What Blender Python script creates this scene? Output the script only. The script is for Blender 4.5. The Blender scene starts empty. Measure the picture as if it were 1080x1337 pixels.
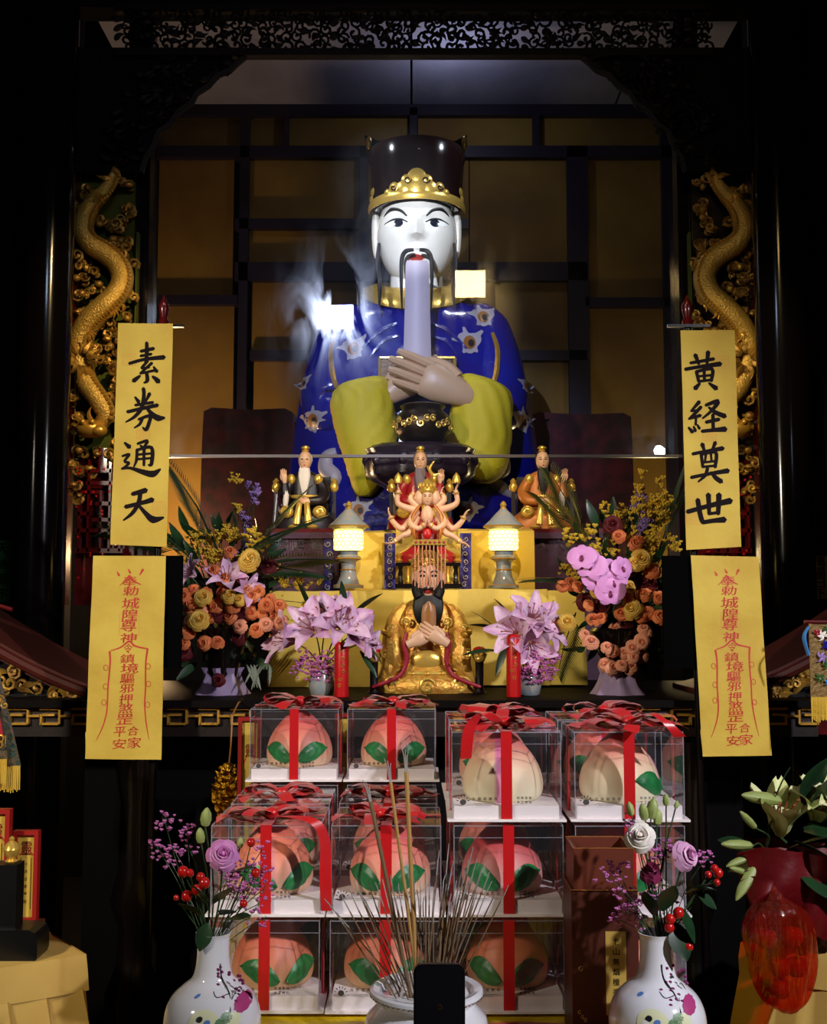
import bpy, math, random
from mathutils import Vector, Matrix, Quaternion
from mathutils.bvhtree import BVHTree
pi = math.pi
sin, cos = math.sin, math.cos
RNG = random.Random(11)
SC = bpy.context.scene
COL = SC.collection
V = Vector

# ------------------------------------------------------------------ camera, world, light, exposure
FPX, CX, CY, PITCH, CAMZ = 1500.0, 540.0, 668.5, math.radians(5.0), 1.5
cam = bpy.data.cameras.new('camera'); cam.sensor_fit = 'HORIZONTAL'; cam.sensor_width = 36.0
cam.lens = FPX / 1080.0 * 36.0; cam.clip_start = 0.05
camo = bpy.data.objects.new('camera', cam); COL.objects.link(camo)
camo.location = (0, 0, CAMZ); camo.rotation_euler = (pi / 2 + PITCH, 0, 0); SC.camera = camo
W = bpy.data.worlds.new('world'); SC.world = W; W.use_nodes = True
W.node_tree.nodes['Background'].inputs[0].default_value = (0.75, 0.8, 1.0, 1)
W.node_tree.nodes['Background'].inputs[1].default_value = 0.004
SC.view_settings.view_transform = 'Standard'; SC.view_settings.look = 'None'
SC.view_settings.exposure = 0.0; SC.view_settings.gamma = 1.0; SC.view_settings.use_curve_mapping = False
SC.cycles.transparent_max_bounces = 48; SC.cycles.max_bounces = 10
SC.cycles.sample_clamp_indirect = 4.0; SC.cycles.caustics_reflective = False; SC.cycles.caustics_refractive = False

def spot(name, loc, target, power, col, angle, blend=0.6, radius=0.06):
    l = bpy.data.lights.new(name, 'SPOT'); l.energy = power; l.color = col
    l.spot_size = math.radians(angle); l.spot_blend = blend; l.shadow_soft_size = radius
    o = bpy.data.objects.new(name, l); COL.objects.link(o); o.location = loc
    o.rotation_euler = (V(target) - V(loc)).to_track_quat('-Z', 'Y').to_euler(); return o
# hall floodlights to either side in front of the altar, aimed at offerings and shrine
spot('flood_cool', (2.08, 0.0, 2.86), (0.15, 2.9, 1.2), 430, (0.95, 0.93, 1.0), 46, 0.75, 0.05)
spot('flood_warm', (-2.35, 0.1, 2.75), (-0.1, 3.5, 1.4), 370, (1.0, 0.89, 0.70), 47, 0.7, 0.12)
spot('dragon_fill_left', (0.36, 2.03, 3.74), (-1.28, 4.6, 2.45), 300, (1.0, 0.74, 0.38), 20, 0.8, 0.006)  # added spot by the warm hanging lamp, brightens the left dragon panel
spot('dragon_fill_right', (0.40, 2.03, 3.74), (1.28, 4.6, 2.2), 190, (1.0, 0.80, 0.40), 20, 0.8, 0.006)  # added likewise, to bring up the right dragon panel
# spots added at the two hanging lamps to strengthen their light
spot('spot_face', (-0.53, 2.03, 3.50), (0.0, 5.45, 3.30), 800, (0.86, 0.93, 1.0), 11.5, 0.8, 0.006)
spot('spot_robe', (-0.50, 2.03, 3.47), (0.0, 5.2, 2.60), 430, (0.60, 0.70, 1.0), 25, 0.8, 0.006)
spot('spot_warm', (0.37, 2.03, 3.72), (0.0, 4.4, 1.7), 220, (1.0, 0.80, 0.50), 36, 0.9, 0.006)
spot('shrine_led_left', (-0.75, 4.97, 4.05), (0, 5.4, 3.15), 20, (0.82, 0.9, 1.0), 64, 0.6, 0.025)
spot('shrine_led_right', (0.75, 4.97, 4.05), (0, 5.4, 3.15), 20, (0.82, 0.9, 1.0), 64, 0.6, 0.025)
def point(name, loc, power, col, radius=.05):
    l = bpy.data.lights.new(name, 'POINT'); l.energy = power; l.color = col; l.shadow_soft_size = radius
    o = bpy.data.objects.new(name, l); COL.objects.link(o); o.location = loc; return o
# point lights added inside the shrine to brighten back panels and soffit
point('shrine_fill_low', (-1.3, 5.95, 1.8), 46, (1.0, 0.62, 0.30))
point('shrine_fill_side', (1.25, 6.0, 1.8), 10, (1.0, 0.75, 0.35))
point('shrine_fill_top', (0.2, 5.9, 4.25), 3.6, (0.80, 0.82, 1.0))

def at(px, py, Y):
    xc, yc = (px - CX) / FPX, (CY - py) / FPX
    d = V((xc, cos(PITCH) - yc * sin(PITCH), sin(PITCH) + yc * cos(PITCH)))
    return V((0, 0, CAMZ)) + d * (Y / d.y)

# ------------------------------------------------------------------ mesh helpers
class G:
    def __init__(s): s.v = []; s.f = []
    def add(s, vs, fs):
        o = len(s.v); s.v += [tuple(p) for p in vs]; s.f += [tuple(i + o for i in q) for q in fs]; return s
    def box(s, c, d, rot=None):
        hx, hy, hz = d[0] / 2, d[1] / 2, d[2] / 2
        vs = [V((x, y, z)) for x in (-hx, hx) for y in (-hy, hy) for z in (-hz, hz)]
        if rot is not None: vs = [rot @ p for p in vs]
        c = V(c)
        return s.add([p + c for p in vs], [(0, 1, 3, 2), (4, 6, 7, 5), (0, 4, 5, 1), (2, 3, 7, 6), (0, 2, 6, 4), (1, 5, 7, 3)])
    def loft(s, rings, closed=True, cap=True):
        n = len(rings[0]); vs = [p for r in rings for p in r]; fs = []
        for i in range(len(rings) - 1):
            for j in range(n if closed else n - 1):
                k = (j + 1) % n
                fs.append((i * n + j, i * n + k, (i + 1) * n + k, (i + 1) * n + j))
        if cap and closed:
            fs.append(tuple(range(n))[::-1]); fs.append(tuple((len(rings) - 1) * n + j for j in range(n)))
        return s.add(vs, fs)
    def tube(s, pts, r, n=8, cap=True, flat=1.0, up=None):
        pts = [V(p) for p in pts]; m = len(pts)
        rr = [r] * m if isinstance(r, (int, float)) else list(r)
        if len(rr) != m:
            q = []
            for i in range(m):
                t = i / (m - 1) * (len(rr) - 1); a = min(int(t), len(rr) - 2); q.append(rr[a] + (rr[a + 1] - rr[a]) * (t - a))
            rr = q
        rings = []; N = None
        for i in range(m):
            t = (pts[min(i + 1, m - 1)] - pts[max(i - 1, 0)])
            t = t.normalized() if t.length > 1e-9 else V((0, 0, 1))
            if N is None:
                a = V(up) if up is not None else (V((0, 0, 1)) if abs(t.z) < 0.9 else V((0, 1, 0)))
                N = (a - t * a.dot(t)).normalized()
            else:
                N = N - t * N.dot(t)
                N = N.normalized() if N.length > 1e-6 else t.orthogonal().normalized()
            B = t.cross(N)
            rings.append([pts[i] + (N * cos(2 * pi * k / n) * flat + B * sin(2 * pi * k / n)) * rr[i] for k in range(n)])
        return s.loft(rings, True, cap)
    def lathe(s, prof, n=24, c=(0, 0, 0), fold=0, k=8):
        c = V(c); rings = []
        for r, z in prof:
            rings.append([c + V((cos(2 * pi * j / n) * r * (1 + fold * cos(k * 2 * pi * j / n)), sin(2 * pi * j / n) * r * (1 + fold * cos(k * 2 * pi * j / n)), z)) for j in range(n)])
        return s.loft(rings)
    def ell(s, c, r, n=12, m=8, rot=None):
        c = V(c); rings = []
        if isinstance(r, (int, float)): r = (r, r, r)
        for i in range(m + 1):
            ph = -pi / 2 + pi * (0.02 + 0.96 * i / m)
            ring = [V((cos(ph) * cos(2 * pi * j / n) * r[0], cos(ph) * sin(2 * pi * j / n) * r[1], sin(ph) * r[2])) for j in range(n)]
            rings.append([c + (rot @ p if rot is not None else p) for p in ring])
        return s.loft(rings)
    def octa(s, c, r):
        x, y, z = c
        return s.add([(x + r, y, z), (x - r, y, z), (x, y + r, z), (x, y - r, z), (x, y, z + r), (x, y, z - r)],
                     [(0, 2, 4), (2, 1, 4), (1, 3, 4), (3, 0, 4), (2, 0, 5), (1, 2, 5), (3, 1, 5), (0, 3, 5)])
    def grid(s, fn, nu, nv, thick=0):
        vs = [V(fn(u / nu, v / nv)) for v in range(nv + 1) for u in range(nu + 1)]
        fs = [(v * (nu + 1) + u, v * (nu + 1) + u + 1, (v + 1) * (nu + 1) + u + 1, (v + 1) * (nu + 1) + u) for v in range(nv) for u in range(nu)]
        return s.add(vs, fs)
    def sheet(s, fn, nu, nv, off):           # closed thin sheet: grid + offset copy + rim
        off = V(off); a = [V(fn(u / nu, v / nv)) for v in range(nv + 1) for u in range(nu + 1)]
        n = len(a); w = nu + 1; vs = a + [p + off for p in a]; fs = []
        for v in range(nv):
            for u in range(nu):
                q = (v * w + u, v * w + u + 1, (v + 1) * w + u + 1, (v + 1) * w + u)
                fs.append(q); fs.append(tuple(i + n for i in q[::-1]))
        rim = [u for u in range(w)] + [v * w + nu for v in range(1, nv + 1)] + [nv * w + u for u in range(nu - 1, -1, -1)] + [v * w for v in range(nv - 1, 0, -1)]
        for i in range(len(rim)):
            j = rim[(i + 1) % len(rim)]; k = rim[i]; fs.append((j, k, k + n, j + n))
        return s.add(vs, fs)
    def poly(s, pts, y0, y1):                # prism of an (x,z) outline between y0 (front) and y1
        n = len(pts)
        return s.add([(p[0], y0, p[1]) for p in pts] + [(p[0], y1, p[1]) for p in pts],
                     [tuple(range(n)), tuple(range(2 * n - 1, n - 1, -1))] + [(i, (i + 1) % n, n + (i + 1) % n, n + i) for i in range(n)])
    def stroke(s, pts, w, y=0.0, yf=None):   # a flat brush stroke in x,z
        pts = catmull([V((p[0], 0, p[1])) for p in pts], 5) if len(pts) > 2 else [V((pts[0][0] + (pts[1][0] - pts[0][0]) * t / 5, 0, pts[0][1] + (pts[1][1] - pts[0][1]) * t / 5)) for t in range(6)]
        m = len(pts); ww = [w] * 2 if isinstance(w, (int, float)) else list(w)
        L = []; Rr = []
        for i, p in enumerate(pts):
            t = pts[min(i + 1, m - 1)] - pts[max(i - 1, 0)]; t.normalize(); nrm = V((-t.z, 0, t.x))
            q = i / (m - 1) * (len(ww) - 1); a = min(int(q), len(ww) - 2); h = (ww[a] + (ww[a + 1] - ww[a]) * (q - a)) / 2
            L.append(p + nrm * h); Rr.append(p - nrm * h)
        t0 = (pts[1] - pts[0]).normalized(); t1 = (pts[-1] - pts[-2]).normalized()
        out = L + [pts[-1] + t1 * ww[-1] * .42] + Rr[::-1] + [pts[0] - t0 * ww[0] * .42]
        n = len(out)
        fs = [(i, i + 1, n - 2 - (i + 1), n - 2 - i) for i in range(m - 1)] + [(m - 1, m, m + 1), (n - 1, 0, n - 2)]
        return s.add([(p.x, (yf(p.x, p.z) if yf else y), p.z) for p in out], fs)
    def join(s, o, mat=None):
        return s.add([mat @ V(p) for p in o.v] if mat is not None else o.v, o.f)
    def mesh(s, name, mat=None, smooth=True, angle=38):
        me = bpy.data.meshes.new(name); me.from_pydata(s.v, [], s.f); me.update()
        if smooth:
            me.polygons.foreach_set('use_smooth', [True] * len(me.polygons)); me.set_sharp_from_angle(angle=math.radians(angle))
        if mat is not None: me.materials.append(mat)
        return me
    def build(s, name, mat, parent=None, smooth=True, angle=38, kind=None, label=None):
        return obj(name, s.mesh(name, mat, smooth, angle), parent, kind=kind, label=label)

def obj(name, me, parent=None, loc=None, rot=None, scale=None, kind=None, label=None):
    o = bpy.data.objects.new(name, me); COL.objects.link(o)
    if parent is not None: o.parent = parent
    if loc is not None: o.location = loc
    if rot is not None: o.rotation_euler = rot.to_euler() if hasattr(rot, 'to_euler') else rot
    if scale is not None: o.scale = (scale,) * 3 if isinstance(scale, (int, float)) else scale
    if kind: o['kind'] = kind
    if label: o['label'] = label
    return o
def tag(o, label, cat, group=None):
    o['label'] = label; o['category'] = cat
    if group: o['group'] = group
    return o
def thing(name, label, cat, loc=(0, 0, 0), rot=None, group=None, scale=None):
    o = obj(name, None, None, loc, rot, scale); o.empty_display_size = .05; return tag(o, label, cat, group)
class P:      # a thing placed by its base point; its parts are measured in units of one photo pixel at its own distance
    def __init__(s, name, label, cat, px, py, Y, group=None, kind=None):
        s.px, s.py, s.Y = px, py, Y
        o = at(px, py, Y); s.k = at(px + 1, py, Y).x - o.x; s.kz = (at(px, py - 60, Y).z - o.z) / 60
        s.o = obj(name, None, None, o, None, (s.k, s.k, s.kz)); s.o['label'] = label
        if cat: s.o['category'] = cat
        if group: s.o['group'] = group
        if kind: s.o['kind'] = kind
        s.o0 = V(o)
    def p(s, px, py, y=0):                                 # the local point that stands y behind (or before) the base and meets the photo at px,py
        w = at(px, py, s.Y + y * s.k) - s.o0; return V((w.x / s.k, y, w.z / s.kz))
    def setz(s, z): s.o.location.z = z; s.o0.z = z
    def z0(s, z): return (z - s.o.location.z) / s.kz      # local z of a world height
def catmull(p, n):
    p = [V(q) for q in p]; out = []
    for i in range(len(p) - 1):
        a, b, c, d = p[max(i - 1, 0)], p[i], p[i + 1], p[min(i + 2, len(p) - 1)]
        for k in range(n):
            t = k / n
            out.append(.5 * ((2 * b) + (c - a) * t + (2 * a - 5 * b + 4 * c - d) * t * t + (3 * b - a - 3 * c + d) * t ** 3))
    out.append(p[-1].copy()); return out
def ring(cx, cy, z, rx, ry, n=32, fold=0, k=9, ph=0, sq=1.0):
    out = []
    for j in range(n):
        a = 2 * pi * j / n; f = 1 + fold * sin(k * a + ph); c, d = cos(a), sin(a)
        if sq != 1: c = math.copysign(abs(c) ** sq, c); d = math.copysign(abs(d) ** sq, d)
        out.append(V((cx + c * rx * f, cy + d * ry * f, z)))
    return out
def interp_rows(rows, n):
    out = []
    for i in range(n):
        t = i / (n - 1) * (len(rows) - 1); a = min(int(t), len(rows) - 2); f = t - a
        A, B = rows[a], rows[a + 1]; p, q = rows[max(a - 1, 0)], rows[min(a + 2, len(rows) - 1)]
        out.append([.5 * (2 * y + (z - x) * f + (2 * x - 5 * y + 4 * z - w) * f * f + (3 * y - x - 3 * z + w) * f ** 3) for x, y, z, w in zip(p, A, B, q)])
    return out
def qdir(d, roll=0.0):
    return V(d).to_track_quat('Z', 'Y') @ Quaternion((0, 0, 1), roll)
_tc = {}
def glyphs(text, off=0.0):
    key = (text, off)
    if key not in _tc:
        c = bpy.data.curves.new('glyph', 'FONT'); c.body = text; c.size = 1; c.offset = off; c.resolution_u = 3
        o = bpy.data.objects.new('glyph', c); COL.objects.link(o)
        dg = bpy.context.evaluated_depsgraph_get(); m = bpy.data.meshes.new_from_object(o.evaluated_get(dg))
        vs = [(q.co.x, q.co.y) for q in m.vertices]; fs = [tuple(q.vertices) for q in m.polygons]
        bpy.data.objects.remove(o); bpy.data.curves.remove(c); bpy.data.meshes.remove(m)
        x0, x1 = min(v[0] for v in vs), max(v[0] for v in vs); y0, y1 = min(v[1] for v in vs), max(v[1] for v in vs)
        _tc[key] = ([(v[0] - (x0 + x1) / 2, v[1] - (y0 + y1) / 2) for v in vs], fs, x1 - x0, y1 - y0)
    return _tc[key]
def add_text(g, text, cx, cz, w, h, y=0.0, yf=None, off=0.0, shear=0.0):
    vs, fs, tw, th = glyphs(text); a, b = w / tw, h / th
    for sx, sz in ((0, 0), (off, off * .4), (-off, -off * .4)) if off else ((0, 0),):      # thickened by overlaid copies
        out = []
        for x, z in vs:
            X, Z = cx + (x + sx) * a + z * shear * b, cz + (z + sz) * b + x * a * shear * .4
            out.append((X, yf(X, Z) if yf else y, Z))
        g.add(out, fs)

# ------------------------------------------------------------------ materials
def lin(c):
    r = []
    for x in c[:3]:
        x /= 255.0; r.append(x / 12.92 if x <= .04045 else ((x + .055) / 1.055) ** 2.4)
    return (*r, 1.0)
_m = {}
def M(name, col, rough=.5, metal=0.0, coat=0.0, bump=None, var=None, emit=None, spec=.5, ramp=None, sheen=0, sub=0, alpha=None):
    if name in _m: return _m[name]
    m = bpy.data.materials.new(name); m.use_nodes = True; nt = m.node_tree; N = nt.nodes; L = nt.links
    b = N['Principled BSDF']; b.inputs['Base Color'].default_value = lin(col); b.inputs['Roughness'].default_value = rough
    b.inputs['Metallic'].default_value = metal; b.inputs['Coat Weight'].default_value = coat; b.inputs['Coat Roughness'].default_value = .06
    b.inputs['Specular IOR Level'].default_value = spec
    if sheen: b.inputs['Sheen Weight'].default_value = sheen
    if sub: b.inputs['Subsurface Weight'].default_value = sub; b.inputs['Subsurface Radius'].default_value = (.01, .006, .003)
    geo = N.new('ShaderNodeNewGeometry')
    if var:                                     # var = (noise scale, second colour)
        t = N.new('ShaderNodeTexNoise'); t.inputs['Scale'].default_value = var[0]; t.inputs['Detail'].default_value = 4
        L.new(geo.outputs['Position'], t.inputs['Vector'])
        r = N.new('ShaderNodeValToRGB'); r.color_ramp.elements[0].position = .36; r.color_ramp.elements[1].position = .64
        r.color_ramp.elements[0].color = lin(col); r.color_ramp.elements[1].color = lin(var[1])
        L.new(t.outputs['Fac'], r.inputs[0]); L.new(r.outputs[0], b.inputs['Base Color'])
    if bump:                                    # (scale, strength, distance)
        t = N.new('ShaderNodeTexNoise'); t.inputs['Scale'].default_value = bump[0]; t.inputs['Detail'].default_value = 5
        L.new(geo.outputs['Position'], t.inputs['Vector'])
        u = N.new('ShaderNodeBump'); u.inputs['Strength'].default_value = bump[1]; u.inputs['Distance'].default_value = bump[2] if len(bump) > 2 else .004
        L.new(t.outputs['Fac'], u.inputs['Height']); L.new(u.outputs[0], b.inputs['Normal'])
    if emit: b.inputs['Emission Color'].default_value = lin(emit[0]); b.inputs['Emission Strength'].default_value = emit[1]
    _m[name] = m; return m
def grad_mat(name, stops, rough=.5, axis=2, noise=.12, nscale=9, stripe=None):
    """colour bands along the piece's own height, broken up by noise; optional painted stripe down its middle"""
    m = M(name, stops[0][1], rough); nt = m.node_tree; N = nt.nodes; L = nt.links; b = N['Principled BSDF']
    tc = N.new('ShaderNodeTexCoord'); sp = N.new('ShaderNodeSeparateXYZ'); L.new(tc.outputs['Generated'], sp.inputs[0])
    t = N.new('ShaderNodeTexNoise'); t.inputs['Scale'].default_value = nscale / 3; t.inputs['Detail'].default_value = 3; L.new(tc.outputs['Generated'], t.inputs['Vector'])
    a = N.new('ShaderNodeMath'); a.operation = 'MULTIPLY_ADD'; L.new(t.outputs['Fac'], a.inputs[0]); a.inputs[1].default_value = noise * 2; L.new(sp.outputs[axis], a.inputs[2])
    s = N.new('ShaderNodeMath'); s.operation = 'SUBTRACT'; L.new(a.outputs[0], s.inputs[0]); s.inputs[1].default_value = noise
    r = N.new('ShaderNodeValToRGB'); e = r.color_ramp.elements
    e[0].position, e[0].color = stops[0][0], lin(stops[0][1]); e[1].position, e[1].color = stops[-1][0], lin(stops[-1][1])
    for p, c in stops[1:-1]: q = e.new(p); q.color = lin(c)
    L.new(s.outputs[0], r.inputs[0]); out = r.outputs[0]
    if stripe:
        d = N.new('ShaderNodeMath'); d.operation = 'SUBTRACT'; L.new(sp.outputs[0], d.inputs[0]); d.inputs[1].default_value = stripe[1]
        ab = N.new('ShaderNodeMath'); ab.operation = 'ABSOLUTE'; L.new(d.outputs[0], ab.inputs[0])
        mr = N.new('ShaderNodeMapRange'); L.new(ab.outputs[0], mr.inputs[0]); mr.inputs[1].default_value = stripe[2] * .3; mr.inputs[2].default_value = stripe[2]
        mr.inputs[3].default_value = stripe[3]; mr.inputs[4].default_value = 0
        mx = N.new('ShaderNodeMix'); mx.data_type = 'RGBA'; L.new(mr.outputs[0], mx.inputs[0]); L.new(out, mx.inputs[6]); mx.inputs[7].default_value = lin(stripe[0]); out = mx.outputs[2]
    L.new(out, b.inputs['Base Color']); return m
def clear_mat(name, tint, refl=1.0, rough=.03, haze=0.0, hcol=(220, 220, 230), smear=0.0, crumple=0.0):
    m = bpy.data.materials.new(name); m.use_nodes = True; nt = m.node_tree; N = nt.nodes; L = nt.links
    N.remove(N['Principled BSDF']); out = N['Material Output']
    t = N.new('ShaderNodeBsdfTransparent'); t.inputs[0].default_value = tint
    g = N.new('ShaderNodeBsdfGlossy'); g.inputs['Roughness'].default_value = rough
    if crumple:
        geo = N.new('ShaderNodeNewGeometry'); nz = N.new('ShaderNodeTexNoise'); nz.inputs['Scale'].default_value = 1; nz.inputs['Detail'].default_value = 3; nz.inputs['Distortion'].default_value = 1.0; mp_ = N.new('ShaderNodeMapping'); mp_.inputs['Scale'].default_value = (60, 40, 11)
        L.new(geo.outputs['Position'], mp_.inputs[0]); L.new(mp_.outputs[0], nz.inputs['Vector']); bp = N.new('ShaderNodeBump'); bp.inputs['Strength'].default_value = crumple; bp.inputs['Distance'].default_value = .02; L.new(nz.outputs['Fac'], bp.inputs['Height']); L.new(bp.outputs[0], g.inputs['Normal'])
    fr = N.new('ShaderNodeLayerWeight'); fr.inputs[0].default_value = .5      # thin sheet: the same reflectance from either side
    pw = N.new('ShaderNodeMath'); pw.operation = 'POWER'; L.new(fr.outputs['Facing'], pw.inputs[0]); pw.inputs[1].default_value = 5
    mu = N.new('ShaderNodeMath'); mu.operation = 'MULTIPLY_ADD'; L.new(pw.outputs[0], mu.inputs[0]); mu.inputs[1].default_value = .9; mu.inputs[2].default_value = .042 * refl
    mx = N.new('ShaderNodeMixShader'); L.new(mu.outputs[0], mx.inputs[0]); L.new(t.outputs[0], mx.inputs[1]); L.new(g.outputs[0], mx.inputs[2]); cur = mx
    if haze:
        d = N.new('ShaderNodeBsdfDiffuse'); d.inputs[0].default_value = lin(hcol)
        m2 = N.new('ShaderNodeMixShader'); m2.inputs[0].default_value = haze; L.new(cur.outputs[0], m2.inputs[1]); L.new(d.outputs[0], m2.inputs[2]); cur = m2
    if smear:                                   # wiped, dusty glass: a rough gloss broken up into upright streaks
        geo = N.new('ShaderNodeNewGeometry'); mp = N.new('ShaderNodeMapping'); mp.inputs['Scale'].default_value = (5, 1, 2.2)
        L.new(geo.outputs['Position'], mp.inputs[0]); nz = N.new('ShaderNodeTexNoise'); nz.inputs['Scale'].default_value = 1.6; nz.inputs['Detail'].default_value = 8; nz.inputs['Distortion'].default_value = 1.2; L.new(mp.outputs[0], nz.inputs['Vector'])
        mr = N.new('ShaderNodeMapRange'); L.new(nz.outputs['Fac'], mr.inputs[0]); mr.inputs[1].default_value = .42; mr.inputs[2].default_value = .78; mr.inputs[3].default_value = 0; mr.inputs[4].default_value = smear
        g2 = N.new('ShaderNodeBsdfGlossy'); g2.inputs['Roughness'].default_value = .13
        m3 = N.new('ShaderNodeMixShader'); L.new(mr.outputs[0], m3.inputs[0]); L.new(cur.outputs[0], m3.inputs[1]); L.new(g2.outputs[0], m3.inputs[2]); cur = m3
    L.new(cur.outputs[0], out.inputs[0]); _m[name] = m; return m

M('black_wood', (13, 8, 8), .25, coat=.25, spec=.3); M('dark_wood', (24, 12, 11), .4, coat=.25, bump=(30, .15)); M('red_lacquer', (82, 12, 14), .25, coat=.6); M('altar_top', (11, 7, 7), .6, spec=.06); M('slope_wood', (74, 24, 16), .55, spec=.25, bump=(20, .2)); M('pillar_lacquer', (10, 7, 8), .12, spec=.2)
M('maroon_velvet', (88, 16, 28), .8, sheen=.3, var=(14, (44, 8, 14))); M('navy_wood', (30, 20, 44), .5, bump=(25, .2)); M('floor', (20, 18, 18), .35, bump=(4, .1)); M('hall', (12, 10, 11), .8, spec=.08)
M('silk_panel', (150, 118, 44), .75, bump=(60, .15), var=(1.7, (120, 88, 34))); M('ceiling_board', (150, 152, 178), .8, var=(2, (132, 134, 160)))
M('gold', (214, 160, 62), .34, .62, bump=(70, .5, .003)); M('gold_bright', (236, 194, 92), .26, .6, bump=(120, .35, .002)); M('gold_old', (196, 150, 60), .42, .55, bump=(160, .7, .003), var=(22, (120, 84, 34)))
M('gold_scale', (214, 170, 78), .34, .5, bump=(130, 1, .006)); M('gold_foil', (196, 140, 34), .25, 1, bump=(90, 1, .01))
M('paper', (206, 177, 68), .7, bump=(16, .5, .008), var=(6, (192, 158, 54))); M('ink', (22, 13, 17), .7, spec=.1); M('soot', (7, 7, 8), .9, spec=.0); M('vermilion', (188, 44, 28), .6); M('seal_pink', (214, 160, 66), .7)
M('cloth_yellow', (222, 194, 90), .7, bump=(22, .45, .006), var=(7, (212, 178, 72))); M('satin_yellow', (222, 190, 30), .38, bump=(28, .6, .006)); M('cloth_cream', (214, 178, 92), .75, bump=(16, .3, .004), var=(5, (200, 160, 78)))
M('skin_white', (236, 232, 224), .24, coat=.4); M('skin', (222, 176, 142), .4); M('skin_dimmed', (196, 160, 124), .4); M('robe_blue', (23, 29, 138), .2, coat=.6, bump=(9, .4, .02), var=(5, (34, 24, 128)))  # big statue's hand tone has its dim warm light mixed into the colour
M('hat_lacquer', (34, 18, 18), .14, coat=.8); M('hat_black', (12, 11, 16), .5, spec=.2); M('valance', (18, 9, 9), .6, spec=.15); M('hair', (12, 9, 10), .55); M('lips', (176, 52, 42), .4); M('eye_white', (244, 244, 244), .2); M('iris', (24, 28, 44), .15)
M('sleeve', (206, 184, 24), .7, bump=(18, .35, .006)); M('cloud_pale', (168, 160, 168), .45); M('pearl_brown', (150, 96, 40), .35); M('tablet', (196, 184, 196), .5); M('beard_white', (232, 222, 214), .6, bump=(200, .5)); M('beard_grey', (112, 98, 110), .6)
M('robe_gold', (200, 136, 56), .36, .5, bump=(110, .8, .004), var=(40, (232, 180, 78))); M('robe_red', (160, 24, 34), .4); M('robe_orange', (186, 112, 48), .45, .2); M('robe_dark', (24, 16, 24), .4); M('cuff_red', (150, 24, 44), .45)
M('purple_cloth', (54, 12, 50), .6, bump=(30, .3)); M('blue_brocade', (34, 22, 120), .5, bump=(80, .5)); M('porcelain_grey', (132, 150, 158), .2, coat=.5, var=(60, (160, 150, 140))); M('bronze', (60, 44, 26), .35, .8, bump=(60, .6))
M('plum_stone', (38, 26, 38), .35, coat=.3, bump=(40, .6)); M('lamp_glow', (255, 236, 140), .5, emit=((255, 222, 104), 7.5)); M('lattice', (196, 168, 96), .4, .4)
M('ribbon_red', (186, 16, 22), .32, sheen=.2, bump=(40, .2)); M('tray_white', (236, 228, 228), .5); M('cake_leaf', (20, 128, 60), .4, var=(30, (14, 108, 50))); M('print_grey', (66, 60, 60), .6); M('print_blue', (140, 140, 170), .6)
M('petal_orange', (226, 134, 76), .55, var=(40, (206, 104, 60))); M('petal_peach', (228, 152, 118), .55); M('petal_yellow', (226, 186, 84), .55, var=(40, (212, 160, 60))); M('petal_dark', (92, 14, 22), .6); M('petal_pink', (222, 150, 206), .5, var=(30, (206, 124, 190)))
M('petal_lilac', (208, 154, 196), .5, var=(26, (232, 200, 222))); M('petal_white', (236, 228, 218), .5); M('petal_wine', (124, 34, 72), .5); M('petal_rosepink', (216, 160, 198), .5); M('petal_orchid', (232, 156, 220), .5); M('floret_pink', (206, 118, 184), .55); M('floret_yellow', (222, 184, 60), .55); M('floret_violet', (150, 120, 186), .55)
M('bud_green', (150, 164, 92), .5); M('leaf_dark', (20, 44, 26), .35, var=(20, (30, 62, 32))); M('leaf_mid', (52, 88, 40), .4); M('leaf_silver', (120, 128, 116), .4); M('stem', (44, 70, 36), .5); M('berry', (186, 26, 24), .2, coat=.4); M('stamen', (150, 70, 40), .5); M('lily_cream', (222, 222, 176), .45, var=(20, (196, 206, 130)))
M('porcelain', (232, 232, 238), .12, coat=.7); M('paint_green', (96, 138, 92), .4); M('paint_plum', (120, 40, 92), .4); M('paint_black', (30, 26, 34), .4); M('paint_blue', (90, 130, 200), .4); M('paint_cream', (228, 232, 190), .3); M('paint_pink', (176, 60, 120), .4)
M('stick_brown', (112, 88, 60), .7); M('stick_ash', (150, 146, 142), .8); M('stick_tan', (176, 134, 72), .7); M('ash', (110, 104, 98), .95); M('box_brown', (74, 30, 16), .45); M('box_brown_light', (98, 42, 24), .45); M('label_gold', (204, 172, 84), .45, .3); M('black_plastic', (10, 10, 12), .35)
M('candle_red', (190, 20, 22), .35, coat=.3); M('wrap_red', (94, 4, 11), .5, spec=.3, bump=(18, .5, .01)); M('wrap_lilac', (158, 136, 170), .4); M('green_sign', (58, 120, 70), .6); M('sign_yellow', (176, 150, 60), .6); M('frame_red', (150, 26, 22), .4); M('embroidery_green', (14, 46, 32), .5, bump=(90, .8), var=(60, (84, 62, 24))); M('brocade_gold', (120, 92, 44), .5, .3, bump=(120, .8)); M('fringe', (214, 176, 60), .6); M('ribbon_blue', (60, 130, 200), .4); M('olive_board', (74, 80, 20), .7, spec=.2); M('grey_metal', (112, 106, 110), .35, .6)
clear_mat('clear_plastic', (.965, .96, .975, 1), 1.15, .04, .012); clear_mat('plastic_edge', (.8, .78, .84, 1), 2.2, .12, .22); clear_mat('glass', (.97, .97, .98, 1), 1.1, .0, .003, smear=.03)
clear_mat('red_film', (.90, .22, .10, 1), 2.6, .10, .18, (180, 40, 18), crumple=.7); clear_mat('amber_glass', (.9, .8, .6, 1), 1.5, .05, .02)
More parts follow.
